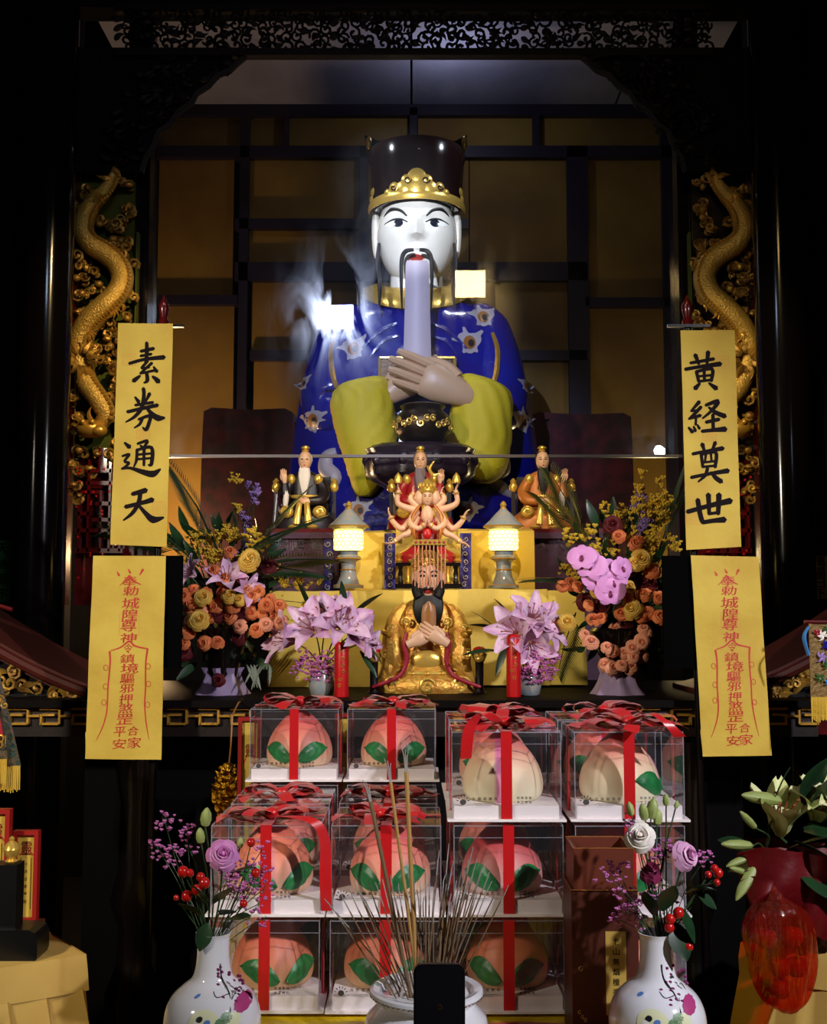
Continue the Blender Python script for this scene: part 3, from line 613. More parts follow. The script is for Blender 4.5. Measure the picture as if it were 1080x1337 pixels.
# collar, belt plaque
g = G(); rows = []
for rx, ry, py, dip in ((44, 40, 366, 16), (52, 50, 364, 24), (70, 66, 370, 38), (72, 68, 376, 41), (58, 52, 384, 34)):
    rows.append([V((2 + rx * cos(a), -6 + ry * sin(a), S.py - py - dip * max(0, -sin(a)))) for a in [2 * pi * k / 48 for k in range(48)]])
g.loft(rows, True, False); g.build('collar', _m['gold_bright'], S.o)
c = S.p(545, 486, -84); bp = G().box(c, (94, 12, 34)).build('belt_plaque', _m['bronze'], S.o, False)
g = G()
for a, b in (((-47, 17), (47, 17)), ((-47, -17), (47, -17)), ((-47, -17), (-47, 17)), ((47, -17), (47, 17))): g.tube([(c.x + a[0], -91, c.z + a[1]), (c.x + b[0], -91, c.z + b[1])], 2, 6)
g.build('plaque_border', _m['gold_bright'], bp)
# head and face
HX = 544; hc = S.p(HX, 312, -26); hd = G(); head(hd, hc, 52, 66, 56, 72, 60)
hd.tube([hc + V((0, 4, -40)), hc + V((0, 12, -62)), hc + V((0, 18, -84))], [34, 35, 40], 24)
hb = bvh_of(hd); fo = hd.build('head', _m['skin_white'], S.o)
for m_ in (1, -1):
    ex = S.p(HX + m_ * 25, 290, -76); e = (ex.x, ex.z)
    al_ = [(m_ * 16 * cos(a) , 6.4 * sin(a) * (1 if sin(a) > 0 else .75) + m_ * 0 + (1.6 * cos(a))) for a in [2 * pi * k / 24 for k in range(24)]]
    decal(hb, e, al_, 'eye_white', 'eye', fo, .6); decal(hb, (e[0] - m_ * 1, e[1] - .3), oval(6.2, 5.6), 'iris', 'iris', fo, 1.1)
    g = G(); draped_line(hb, [(e[0] - m_ * 13, e[1] - .5), (e[0] - m_ * 5, e[1] + 4.6), (e[0] + m_ * 5, e[1] + 5.6), (e[0] + m_ * 17, e[1] + 3)], [.8, 1.3, 1.3, .5], g, .6); g.build('eyelid_line', _m['hair'], fo)
    g = G(); draped_line(hb, [(e[0] - m_ * 12, e[1] + 8), (e[0] - m_ * 3, e[1] + 16), (e[0] + m_ * 8, e[1] + 20), (e[0] + m_ * 18, e[1] + 14.5)], [1, 2, 2.6, .5], g, .4); g.build('eyebrow', _m['hair'], fo)
    G().ell(S.p(HX + m_ * 53, 303, -14), (6, 13, 37), 14, 12).build('ear', _m['skin_white'], fo)
    g = G(); x = HX + m_ * 49; g.tube(catmull([S.p(x, 318, -50), S.p(x + m_ * 2, 345, -58), S.p(x - m_ * 1, 375, -78), S.p(x, 402, -92)], 5), [2, 3, 3, 1], 8); g.build('side_lock', _m['hair'], fo)
    g = G(); g.tube(catmull([S.p(HX + m_ * 4, 326, -92), S.p(HX + m_ * 14, 328, -90), S.p(HX + m_ * 19, 338, -92), S.p(HX + m_ * 20, 365, -104), S.p(HX + m_ * 19, 405, -112)], 5), [2, 3, 2.8, 2.2, .8], 8); g.build('moustache', _m['hair'], fo)
mo = S.p(HX, 333, -84); decal(hb, (mo.x, mo.z), oval(9, 3.6), 'lips', 'lips', fo, .7)
# hat
g = G(); hx = S.p(HX, 0).x; rr = []
for py, rx in ((266, 56), (260, 60), (250, 61), (232, 61.5), (210, 63), (192, 65), (186, 63), (184, 50)): rr.append(ring(hx, -22, S.p(HX, py, -60).z, rx, rx, 56))
g.loft(rr); ht = g.build('hat', _m['hat_lacquer'], S.o)
g = G(); a0, a1 = S.p(HX - 66, 200, 30), S.p(HX + 64, 166, 30)
g.poly([(hx - 62, S.py - 215), (hx - 66, S.py - 172), (hx - 70, S.py - 162), (hx - 52, S.py - 170), (hx, S.py - 172), (hx + 52, S.py - 170), (hx + 68, S.py - 162), (hx + 64, S.py - 172), (hx + 62, S.py - 215)], -10, 44); g.build('hat_crest', _m['hat_black'], ht, False)
for m_ in (1, -1): G().ell((hx + m_ * 64, -12, S.py - 174), (4, 5, 9)).build('crest_tip', _m['gold_bright'], ht)
def oncyl(u, py, r, dr=0): return V((hx + (r + dr) * sin(u / r), -22 - (r + dr) * cos(u / r), S.p(HX, py, -82).z))
g = G().sheet(lambda u, v: oncyl((u - .5) * 190, 248 + 12 * v, 61.5, 1.5 + 1.5 * sin(pi * v)), 40, 4, (0, 1.2, 0)); g.build('hat_band', _m['gold_bright'], ht)
def disc(g, u, py, r, dr):
    n = 20; vs = [oncyl(u, py, 61.5, dr)]
    for k in (.5, 1):
        vs += [oncyl(u + r * k * cos(2 * pi * i / n), py + r * k * sin(2 * pi * i / n), 61.5, dr if k < 1 else dr - 1.8) for i in range(n)]
    g.add(vs, [(0, 1 + i, 1 + (i + 1) % n) for i in range(n)] + [(1 + i, 1 + n + i, 1 + n + (i + 1) % n, 1 + (i + 1) % n) for i in range(n)])
g = G()
for u, py, r in ((0, 232, 12), (-13, 235, 7), (13, 235, 7), (0, 243, 14), (-18, 245, 9), (18, 245, 9), (-30, 243, 7), (30, 243, 7), (-40, 248, 5), (40, 248, 5)): disc(g, u, py, r, 3.2)
g.build('hat_ornament', _m['gold_bright'], ht)
g = G()
for m_ in (1, -1):
    for u, py, r in ((11, 236, 5), (29, 244, 4)):
        pts = []; [pts.append(oncyl(m_ * u + r * (1 - .7 * t / 9) * cos(m_ * t * .75), py + r * (1 - .7 * t / 9) * sin(t * .75), 61.5, 4)) for t in range(10)]; g.tube(pts, .9, 5)
g.build('scroll_line', _m['hat_lacquer'], ht)
for m_ in (1, -1): g = G(); disc(g, m_ * 72, 238, 6, 3); disc(g, m_ * 76, 246, 6, 3); g.build('side_ornament', _m['gold_bright'], ht)
# tablet and hands
g = G(); w0 = 15.5
g.loft([[S.p(545 + x, y, -118 - (468 - y) * .02 + dy) for x, dy in ((-w, 3), (-w * .6, -2), (0, -3.5), (w * .6, -2), (w, 3), (0, 6))] for y, w in ((480, 18.5), (440, 17.5), (400, 16.5), (345, 15.2), (340, 13.5))]); g.build('tablet', _m['tablet'], S.o, True, 50)
g = G(); hand(g, S.p(604, 514, -122), (-.92, -.10, .38), (-.38, .05, -.92), 106, .22, -1); g.build('hand', _m['skin_dimmed'], S.o)
g = G(); hand(g, S.p(507, 516, -108), (.82, .02, .60), (.5, .1, -.8), 88, .4, 1); g.build('hand', _m['skin_dimmed'], S.o)
for rows in ([(492, 477, 505), (500, 447, 509), (512, 435, 512), (530, 432, 514), (555, 437, 516), (578, 443, 517), (600, 450, 513), (622, 456, 503), (640, 462, 492), (647, 467, 484)],
             [(488, 603, 622), (496, 596, 646), (508, 593, 664), (525, 591, 669), (550, 588, 668), (575, 586, 667), (600, 592, 664), (615, 602, 659), (625, 612, 650), (630, 620, 640)]):
    g = G(); out = []
    for i, (py, xl, xr) in enumerate(interp_rows([list(map(float, r)) for r in rows], 34)):
        cx, rx = (xl + xr) / 2, (xr - xl) / 2; c_ = S.p(cx, py, -112); out.append(ring(c_.x, -102, c_.z, rx * .96, min(30, rx * .8 + 5), 48, .035 * min(1, i / 8), 11, i * .09 + xl))
    g.loft(out); g.build('yellow_sleeve', _m['sleeve'], S.o)
# throne behind it
th = P('throne', 'maroon covered throne back behind the big statue', 'throne', 545, 760, 5.98)
for a, b, nm, y0 in ((264, 384, 'side_wing', 532), (690, 826, 'side_wing', 538), (380, 694, 'backrest', 545)):
    o = [th.p(a - 6, th.py - th.z0(dz)), th.p(a, y0 + 40), th.p(a + 2, y0 + 5), th.p(a + 12, y0), th.p((a + b) / 2, y0 + 3), th.p(b - 12, y0 + 1), th.p(b - 2, y0 + 6), th.p(b, y0 + 40), th.p(b + 6, th.py - th.z0(dz))]
    G().poly([(q.x, q.z) for q in o], 0 if nm == 'side_wing' else 14, 46).build(nm, _m['maroon_velvet'], th.o, False)
# dark censer on a scalloped stand in front of it
cs = P('censer_stand', 'dark scalloped stone stand below the clasped hands of the big statue', 'stand', 549, 752, 5.0)
cs.o.scale.y *= .55
G().lathe([(44, 0), (46, 20), (38, 40), (34, 90), (40, 112), (62, 124), (70, 132), (72, 150), (66, 158), (71, 166), (60, 172), (40, 174)], 56, fold=.035, k=10).build('scalloped_base', _m['plum_stone'], cs.o)
for i in range(10): a = 2 * pi * i / 10; G().ell((68 * cos(a), 68 * sin(a), 150), (9, 9, 11), 10, 6).build('lobe', _m['plum_stone'], cs.o)
cb = P('round_censer', 'round dark bronze censer with gilded belly on the scalloped stand', 'censer', 552, 579, 5.0)
G().lathe([(20, 0), (30, 4), (37, 14), (38, 26), (33, 36), (26, 42), (30, 47), (26, 49)], 36, (0, 0, 1)).build('bowl', _m['bronze'], cb.o)
for i in range(14):
    g = G(); a = -2.9 + i * .21; spiral(g, (0, 0), 5, 1.2, rnd(0, 6), .3, 1, 0, 5, 9); q = G(); q.join(g, Matrix.Translation((38 * cos(a), 38 * sin(a), 22 + rnd(-5, 6))) @ Matrix.Rotation(a + pi / 2, 4, 'Z')); q.build('gilt_scroll', _m['gold_bright'], cb.o)
# ------------------------------------------------------------------ hanging lamps in front of the shrine (mirrored in the glass screen)
def hanging_lamp(label, x, z, w, h, col, strength, nm):
    t = thing('hanging_lamp', label, 'lamp', (x, 2.0, z), group='hanging lamps'); L = 5.99 - z
    G().box((0, -.03, 0), (w + .02, .05, h + .02)).build('housing', _m['black_plastic'], t, False)
    G().box((0, 0, 0), (w, .012, h)).build('diffuser', M(nm, col, .5, emit=(col, strength)), t, False)
    g = G(); g.tube([(0, -.03, h / 2), (0, -.03, L)], .006, 6); g.build('cord', _m['black_plastic'], t)
hanging_lamp('cool white square lamp mirrored in the glass screen', -.525, 3.475, .245, .16, (200, 222, 255), 42, 'glow_cool')
hanging_lamp('warm white square lamp mirrored in the glass screen', .382, 3.70, .20, .18, (255, 214, 140), 42, 'glow_warm')
# ------------------------------------------------------------------ pagoda lamps on the lower step
def pagoda(px, label):
    t = P('pagoda_lamp', label, 'lamp', px, 769, 4.0, 'pagoda lamps on the altar step'); t.setz(T1 + .013)
    G().lathe([(20, 0), (20, 3), (15, 6), (11, 16), (9.5, 26), (10, 34), (15, 37), (16, 41), (12, 44), (12, 47), (17, 49)], 28).build('pedestal', _m['porcelain_grey'], t.o)
    for z, r in ((3.5, 19), (24, 10.2), (38.5, 16.5)):
        g = G(); g.tube([(r * cos(a), r * sin(a), z) for a in [2 * pi * k / 24 for k in range(25)]], .9, 5, False); g.build('gold_ring', _m['gold'], t.o)
    G().lathe([(17, 50), (19, 51), (19.4, 62), (19, 74), (17, 75)], 32).build('lit_shade', _m['lamp_glow'], t.o)
    g = G(); R0 = 19.8                                         # honeycomb casing round the light
    rows, cols = 5, 18; da = 2 * pi / cols; hz = 24 / rows
    for i in range(rows):
        for j in range(cols):
            a0 = (j + .5 * (i % 2)) * da; z0 = 50.5 + (i + .5) * hz
            pts = [(R0 * cos(a0 + da * .56 * cos(b)), R0 * sin(a0 + da * .56 * cos(b)), z0 + hz * .62 * sin(b)) for b in [pi / 6 + pi / 3 * k for k in range(7)]]
            g.tube(pts, .42, 3, False)
    g.build('honeycomb_lattice', _m['lattice'], t.o)
    G().lathe([(18, 75), (20, 76.5), (26, 80), (25.5, 82.5), (19, 88), (12, 96), (7, 101), (5, 103)], 32).build('roof', _m['porcelain_grey'], t.o)
    g = G(); g.tube([(26 * cos(a), 26 * sin(a), 80.5) for a in [2 * pi * k / 32 for k in range(33)]], 1.1, 5, False); g.build('roof_rim', _m['gold'], t.o)
    G().lathe([(5.5, 102), (4, 105), (3, 106), (4.6, 109), (3, 112), (1, 114)], 16).build('finial', _m['gold_bright'], t.o)
pagoda(455, 'lit pagoda lamp beside the white bearded figurine'); pagoda(658, 'lit pagoda lamp beside the black bearded orange figurine')
# ------------------------------------------------------------------ purple wrapped plinths with lettering
def plinth(px, w, text, xs, label, blue):
    t = P('purple_plinth', label, 'plinth', px, 771, 4.26, 'purple wrapped plinths'); zt = T2 - .006; b = t.z0(AZ + .001); h = t.z0(zt)
    G().box((0, 40, (h + b) / 2), (w, 90, h - b)).build('cloth_block', _m['purple_cloth'], t.o, False)
    G().box((0, 38, h + 3), (w + 6, 96, 6)).build('top_board', _m['red_lacquer'], t.o, False)
    G().box((0, -11, h - 3), (w + 6, 4, 8)).build('cloth_edge', _m['purple_cloth'], t.o, False)
    for c, x in zip(text, xs): g = G(); add_text(g, c, x - px, 60, 15, 16, -6, off=.012); g.build('lettering', _m['tablet'], t.o, False)
    if blue:
        bb = G().sheet(lambda u, v: (blue - px + 13 * (u - .5), -8 - 2 * sin(pi * u), h - 2 - (h + 4) * v), 4, 8, (0, 1, 0)).build('blue_band', _m['blue_brocade'], t.o)
        for k in range(5): g = G(); spiral(g, (blue - px + rnd(-2, 2), h - 14 - k * 14), 4.5, 1.1, rnd(0, 6), .2, 1, -11.5, 4, 9); g.build('scroll_motif', _m['cloud_pale'], bb)
plinth(400, 86, '引津運', (374, 390, 412), 'purple plinth with pale characters under the white bearded figurine', 430)
plinth(744, 92, '人六', (708, 730), 'purple plinth with two pale characters under the black bearded figurine', None)
for x, lb in ((509, 'blue brocade banner with pale scrolls at the left of the gold crown'), (609, 'blue brocade banner with pale scrolls at the right of the gold crown')):
    t = P('brocade_banner', lb, 'banner', x, 770, 4.06, 'blue banners by the crown'); t.setz(T1 + .012)
    G().sheet(lambda u, v: (15 * (u - .5), 16 + sin(6 * u), 74 - 74 * v), 5, 10, (0, 1.2, 0)).build('cloth', _m['blue_brocade'], t.o)
    for k in range(7): g = G(); spiral(g, (rnd(-2, 2), 66 - k * 10), 4, 1.1, rnd(0, 6), .18, RNG.choice((-1, 1)), 14.5, 4, 9); g.build('scroll_motif', _m['cloud_pale'], t.o)
    G().box((0, 17, 37), (2, 2, 74)).build('rod', _m['dark_wood'], t.o, False)
# black and gold stand with small candle posts behind the gold statue
t = P('carved_stand', 'black and gold carved stand behind the beaded crown', 'stand', 559, 771, 4.0); t.setz(T1 + .012)
G().box((0, 0, 31), (84, 30, 4)).build('top', _m['black_wood'], t.o, False); G().box((0, 0, 3), (86, 30, 6)).build('base', _m['black_wood'], t.o, False)
for x in (-36, -26, -14, 14, 26, 36): G().lathe([(3.4, 6), (4, 9), (2.4, 12), (3.4, 18), (2.4, 24), (4, 29)], 12, (x, -10, 0)).build('post', _m['gold'] if x in (-26, 26) else _m['black_wood'], t.o)
for x in (-38, -22, 22, 38): G().lathe([(4, 33), (5.5, 36), (3, 39), (5, 43), (2, 46)], 12, (x, -8, 0)).build('candle_cup', _m['gold'], t.o)
G().box((0, 8, 46), (86, 3, 26)).build('yellow_panel', _m['paper'], t.o, False)

# ------------------------------------------------------------------ seated figurines
def beard(T, cx, y0, y1, w, dy, mat, parent, tip=.25, dep=.5):
    g = G(); out = []
    for i in range(12):
        t = i / 11; out.append(ring(cx, dy - 2 * sin(pi * t), T.py - (y0 + (y1 - y0) * t), w * (1 - (1 - tip) * t ** 1.8) * (.8 + .2 * min(1, t * 4)), w * dep * (1 - .6 * t), 18, .05, 7))
    g.loft(out); g.build('beard', _m[mat], parent)
def face_bits(T, hb, hx, hz, w, h, par, brow='hair'):
    for m_ in (1, -1):
        e = (hx + m_ * w * .40, hz + h * .12)
        decal(hb, e, oval(w * .2, h * .06, 12), 'iris', 'eye', par, .12, 2)
        g = G(); draped_line(hb, [(e[0] - m_ * w * .2, e[1] + h * .14), (e[0], e[1] + h * .22), (e[0] + m_ * w * .25, e[1] + h * .14)], w * .05, g, .1, 5); g.build('eyebrow', _m[brow], par)
    decal(hb, (hx, hz - h * .5), oval(w * .2, h * .06, 12), 'lips', 'lips', par, .15, 2)
def figurine(px, label, robe, collar, bmat, hair, raise_side, beard_len, wide=1.0, Y=4.42, chair=True, staff=False, by=687):
    T = P('deity_figurine', label, 'figurine', px, by, Y, 'bearded figurines on the upper level')
    T.p0 = px; W_ = wide
    body = robe_loft(T, [(by, px, 42 * W_, 24, 0), (by - 8, px, 41 * W_, 25, 0), (by - 17, px, 37 * W_, 24, 0), (by - 27, px, 26 * W_, 17, 2), (by - 42, px, 21 * W_, 12, 3), (by - 60, px, 20 * W_, 11, 3), (by - 71, px, 18 * W_, 10, 3), (by - 77, px, 9, 7, 3)], 36, 30, .02, 9)
    bo = body.build('robe', _m[robe], T.o); bv = bvh_of(body)
    hx, hz = 0, 90; hd = G(); head(hd, (hx, -3, hz), 8.6, 12.5, 9.5, 32, 26, 1.1); hd.tube([(0, 0, 82), (0, 2, 74)], 5.5, 12); hb = bvh_of(hd); ho = hd.build('head', _m['skin'], T.o)
    face_bits(T, hb, hx, hz, 8.6, 12.5, ho, hair if hair != 'skin' else 'hair')
    if hair == 'beard_white': G().ell((0, 3, hz + 3), (9.4, 9.4, 10.5), 16, 10).build('hair', _m[hair], ho)
    else: G().ell((0, 2.5, hz + 5), (9.2, 9.2, 10), 16, 10).build('hair', _m[hair], ho)
    G().lathe([(4, 0), (5, 2), (3.5, 4), (6, 5), (5.5, 7), (2, 9)], 14, (0, 1, hz + 12)).build('crown', _m['gold_bright'], ho)
    beard(T, 0, by - 80, by - 80 + beard_len, 8.6, -11, bmat, T.o)
    for m_ in (1, -1):                                         # shoulder clasps, arms, knees
        G().ell((m_ * 18, -6, 66), (6, 5, 7), 10, 6).build('shoulder_piece', _m[collar], T.o)
        g = G()
        if m_ == raise_side:
            g.tube(catmull([(m_ * 17, 0, 66), (m_ * 25, -6, 48), (m_ * 24, -14, 44), (m_ * 25, -16, 60)], 4), [7, 7.5, 7, 4.5], 12); g.build('sleeve', _m[robe], T.o)
            c = G(); c.tube(catmull([(m_ * 24, -16, 30), (m_ * 23, -17, 44), (m_ * 25, -17, 58)], 4), [3, 4.4, 3.2], 10); c.build('sleeve_lining', _m['beard_white'], T.o)
            h_ = G(); hand(h_, (m_ * 25, -17, 62), (m_ * .12, -.1, 1), (-m_, 0, .1), 19, .5, 1, True, 6); h_.build('hand', _m['skin'], T.o)
        else:
            g.tube(catmull([(m_ * 17, 0, 66), (m_ * 26, -5, 50), (m_ * 22, -16, 38), (m_ * 8, -22, 36)], 4), [7, 7.5, 7, 5], 12); g.build('sleeve', _m[robe], T.o)
            h_ = G(); hand(h_, (m_ * 9, -22, 35), (-m_, -.2, .1), (0, -.2, -1), 17, .4, 1, True, 6); h_.build('hand', _m['skin'], T.o)
        k = G(); spiral(k, (m_ * 21 * W_, 24 - 2), 7.5, 1.3, 0 if m_ > 0 else pi, .26, m_, -26, 6, 12); k.ell((m_ * 21 * W_, -24, 22), (9, 4, 8), 12, 6); k.build('knee_roundel', _m[collar], T.o)
        f = G(); f.tube(catmull([(m_ * 4, -22, 38), (m_ * 6, -29, 22), (m_ * 8, -31, 6)], 4), [3, 4, 4.6], 8, flat=.4, up=(0, 1, 0)); f.build('sash_end', _m['gold_bright'], T.o)
        if chair:
            G().box((m_ * 38, 2, 27), (5, 6, 54)).build('chair_post', _m['robe_dark'], T.o, False)
            G().lathe([(3, 50), (5.5, 53), (6, 58), (3.5, 62), (4.5, 64), (1.5, 68)], 14, (m_ * 38, 2, 0)).build('chair_finial', _m['gold_bright'], T.o)
    g = G(); g.tube([(21 * W_ * cos(a), 2 + 13 * sin(a), 43) for a in [pi + pi * k / 14 for k in range(15)]], 2.6, 8); g.build('belt', _m[collar], T.o)
    for m_ in (1, -1): G().ell((m_ * 12, -22, 2.5), (8, 9, 4), 10, 6).build('shoe', _m[collar], T.o)
    h_ = G(); h_.box((0, 2, -1.5), (92 * W_, 56, 3)); h_.build('seat_board', _m['robe_dark'], T.o, False)
    if chair: G().box((0, 22, 36), (64, 3, 72)).build('chair_back', _m['robe_dark'], T.o, False)
    return T
fz = T2 + .012
F1 = figurine(398, 'white bearded figurine in dark and gold robe raising one hand', 'robe_dark', 'gold_bright', 'beard_white', 'beard_white', -1, 36)
F2 = figurine(709, 'black bearded figurine in orange robe raising one hand', 'robe_orange', 'gold_bright', 'hair', 'hair', 1, 34, 1.05)
F3 = figurine(549, 'grey bearded figurine in red robe with a crescent headed staff', 'robe_red', 'gold_bright', 'beard_grey', 'beard_grey', 1, 36, 1.05, 4.44)
g = G(); g.tube([F3.p(558, 602, -32), F3.p(592, 692, -40)], 1.5, 6); g.build('staff', _m['gold'], F3.o)
g = G(); g.tube(catmull([F3.p(567, 596, -32), F3.p(561, 606, -32), F3.p(566, 614, -32), F3.p(574, 612, -32)], 5), [.6, 2.2, 2.4, .6], 6); g.build('crescent', _m['gold_bright'], F3.o)
g = G(); g.tube([F1.p(361, 640, -20), F1.p(357, 690, -24)], [2.4, 1.6], 8); g.build('walking_stick', _m['grey_metal'], F1.o)
for q, zz in ((F1, None), (F2, None), (F3, fz)):
    q.o.location.z = T2 + .018
# many armed figurine
D = P('many_armed_figurine', 'pink skinned many armed figurine with gold crown, palms pressed together', 'figurine', 558, 714, 4.02); D.setz(T1 + .012 + 33 * .00268 + .001)
b = robe_loft(D, [(714, 558, 40, 22, 0), (704, 558, 38, 24, 0), (696, 558, 26, 18, 0), (686, 558, 16, 11, 0), (672, 558, 17, 10, 0), (664, 558, 14, 9, 0), (660, 558, 6, 5, 0)], 32, 26, .02, 9); b.build('robe', _m['robe_red'], D.o)
G().ell(D.p(558, 672, -9), (8, 4, 12), 12, 8).build('chest', _m['skin'], D.o)
for a, nm in ((0, 'face'), (-1, 'side_face'), (1, 'side_face')):
    hd = G(); c = D.p(558 + a * 9, 650, -4 + abs(a) * 5)
    if a == 0: head(hd, c, 7.6, 11, 8.5, 28, 22); hb = bvh_of(hd); ho = hd.build('head', _m['skin'], D.o); face_bits(D, hb, c.x, c.z, 7.6, 11, ho)
    else: q = G(); head(q, (0, 0, 0), 7, 10, 8, 24, 18); hd.join(q, Matrix.Translation(c) @ Matrix.Rotation(a * 1.2, 4, 'Z')); hd.build('side_face', _m['skin'], ho)
G().lathe([(10, 0), (11, 3), (9, 8), (11, 11), (6, 15), (2, 19)], 20, D.p(558, 644, -1)).build('crown', _m['gold_bright'], D.o)
for i in range(7): G().ell(D.p(558 + 10 * sin(-1.5 + i * .5), 634, -1 - 10 * cos(-1.5 + i * .5)), (2, 2, 4.5), 8, 5).build('crown_leaf', _m['gold_bright'], D.o)
def darm(pts, L, d, held=None):
    g = G(); q = [D.p(*p) for p in pts]; g.tube(catmull(q, 5), [5, 4.6, 4, 3.4, 3], 10)
    hand(g, q[-1], d, (0, -1, .1), L, .5, 1, True, 6); g.build('arm', _m['skin'], D.o)
    g = G(); a = q[-2].lerp(q[-1], .75); dr = (q[-1] - q[-2]).normalized(); o = dr.orthogonal().normalized(); o2 = dr.cross(o)
    g.tube([a + (o * cos(t) + o2 * sin(t)) * 4 for t in [2 * pi * k / 14 for k in range(15)]], 1, 5); g.build('bracelet', _m['gold_bright'], D.o)
for m_ in (1, -1):
    X = lambda x: 558 + m_ * (x - 558)
    darm([(X(572), 666, 0), (X(588), 662, -2), (X(597), 655, -4), (X(595), 640, -6)], 13, (m_ * .3, -.2, 1)); c = D.p(X(596), 627, -10)
    G().lathe([(5, -4), (5.5, 0), (4.5, 5), (2, 8), (.5, 10)], 14, c).build('bell', _m['gold_bright'], D.o)
    darm([(X(572), 668, -2), (X(580), 682, -14), (X(570), 690, -20), (X(561), 684, -22)], 12, (-m_ * .5, -.1, 1))
    darm([(X(574), 672, 0), (X(590), 690, -4), (X(602), 682, -8), (X(606), 674, -10)], 13, (m_ * .5, -.3, 1))
    darm([(X(572), 676, 0), (X(580), 694, -12), (X(592), 700, -16), (X(602), 708, -16)], 14, (m_ * 1, -.2, -.3))
    darm([(X(570), 662, 2), (X(580), 652, 2), (X(576), 644, 4)], 11, (m_ * .2, 0, 1))
    g = G(); g.tube(catmull([D.p(X(568), 660, -8), D.p(X(578), 676, -14), D.p(X(576), 694, -20), D.p(X(574), 704, -20)], 5), [3, 3.6, 3, 1.5], 8, flat=.5); g.build('scarf', _m['robe_orange'], D.o)
G().ell(D.p(558, 697, -24), (6, 3, 7), 12, 8).build('chest_jewel', _m['candle_red'], D.o)
# ------------------------------------------------------------------ gold emperor statue
E_ = P('emperor_statue', 'gold robed seated statue with black beard and beaded flat crown', 'statue', 557, 905, 3.62); E_.setz(AZ + .001)
p = E_.p
b = robe_loft(E_, [(905, 557, 73, 44, 0), (896, 557, 72, 46, 0), (886, 557, 64, 42, 0), (874, 557, 52, 34, 2), (850, 557, 42, 24, 4), (815, 557, 40, 20, 5), (798, 557, 38, 18, 5), (789, 557, 28, 15, 5), (783, 557, 14, 10, 4)], 48, 40, .02, 9); b.build('robe', _m['robe_gold'], E_.o)
bv = bvh_of(b)
for m_ in (1, -1):
    X = lambda x: 557 + m_ * (x - 557)
    g = G(); rows = []
    for py, xl, xr, cy, ry in interp_rows([[790., 22, 34, 0, 9], [800., 26, 46, -1, 14], [815., 30, 53, -5, 17], [835., 28, 57, -13, 20], [852., 26, 58, -17, 21], [868., 30, 58, -18, 20], [882., 36, 62, -18, 18], [892., 42, 66, -18, 12]], 24):
        rows.append(ring(m_ * (xl + xr) / 2, cy, E_.py - py, (xr - xl) / 2, ry, 30, .04, 7, py * .05))
    g.loft(rows); sl = g.build('sleeve', _m['robe_gold'], E_.o)
    g = G(); g.tube(catmull([p(X(583), 826, -40), p(X(586), 842, -40), p(X(583), 862, -38), p(X(590), 880, -38), p(X(606), 889, -40), p(X(628), 897, -40)], 6), [2, 3.4, 3.4, 3, 2.6, 2], 10, flat=.8); g.build('red_cuff', _m['cuff_red'], E_.o)
    g = G(); g.tube([(m_ * (50 + 6 * cos(a)), -16 - 18 * sin(a) * .9, E_.py - 829 + 2 * cos(a)) for a in [-.4 + .4 * k for k in range(9)]], [2.5, 4, 4, 4, 4, 4, 4, 4, 2.5], 8); g.build('arm_band', _m['gold'], E_.o)
    for (x, y, r) in ((583, 812, 7), (600, 845, 8), (596, 868, 7), (610, 852, 6), (604, 820, 6)):
        g = G(); q = p(X(x), y); spiral(g, (q.x, q.z), r, 1.3, rnd(0, 6), .26, m_, -22 - (10 if y > 830 else 0), 6, 12); g.build('gilt_scroll', _m['gold_bright'], sl)
    g = G(); g.tube(catmull([p(X(575), 790, -12), p(X(570), 806, -20), p(X(562), 822, -26)], 5), [2, 3, 2], 8, flat=.6); g.build('collar_trim', _m['gold_bright'], E_.o)
    G().lathe([(9, 0), (6, 3), (5, 10), (5.5, 40), (8, 44), (10, 50)], 16, (m_ * 68, -24, 0)).build('chair_post', _m['robe_dark'], E_.o)
    h_ = G(); c = V((m_ * 68, -26, 48)); h_.ell(c, (9, 9, 8)); h_.ell(c + V((0, -7, -4)), (7, 6, 5)); h_.ell(c + V((-3, -9, 3)), 2); h_.ell(c + V((3, -9, 3)), 2); [leafcurl(h_, (c.x + k * 3, c.z + 2), (c.x + k * 8, c.z + 7), 2, 1.6, -28) for k in (-1, 1)]
    h_.build('chair_finial', _m['gold_bright'], E_.o); G().ell(c + V((0, 2, 6)), (9, 9, 6), 14, 8).build('finial_cap', _m['candle_red'], E_.o)
hd = G(); hc = p(559, 756, -8); head(hd, hc, 19, 30, 20, 44, 36); hb = bvh_of(hd); ho = hd.build('head', _m['skin'], E_.o); face_bits(E_, hb, hc.x, hc.z, 19, 30, ho)
decal(hb, (hc.x, hc.z - 17), oval(5.5, 2.6), 'lips', 'lips', ho, .8)
for m_ in (1, -1):
    G().ell(hc + V((m_ * 19, 3, 0)), (3, 5, 11), 12, 8).build('ear', _m['skin'], ho)
    g = G(); g.tube(catmull([hc + V((m_ * 1, -21, -13)), hc + V((m_ * 7, -20, -14)), hc + V((m_ * 11, -18, -20)), hc + V((m_ * 13, -18, -34))], 5), [1.4, 2.2, 2.2, .8], 8); g.build('moustache', _m['hair'], ho)
g = G(); out = []
for i in range(16):
    t = i / 15; out.append(ring(hc.x, -20 - 6 * sin(pi * t), hc.z - 15 - 6 * (1 - t) * 0 - 52 * t, (17 + 4 * sin(t * 2.6)) * (1 - .55 * t ** 3), 9 - 4 * t, 24, .04, 9))
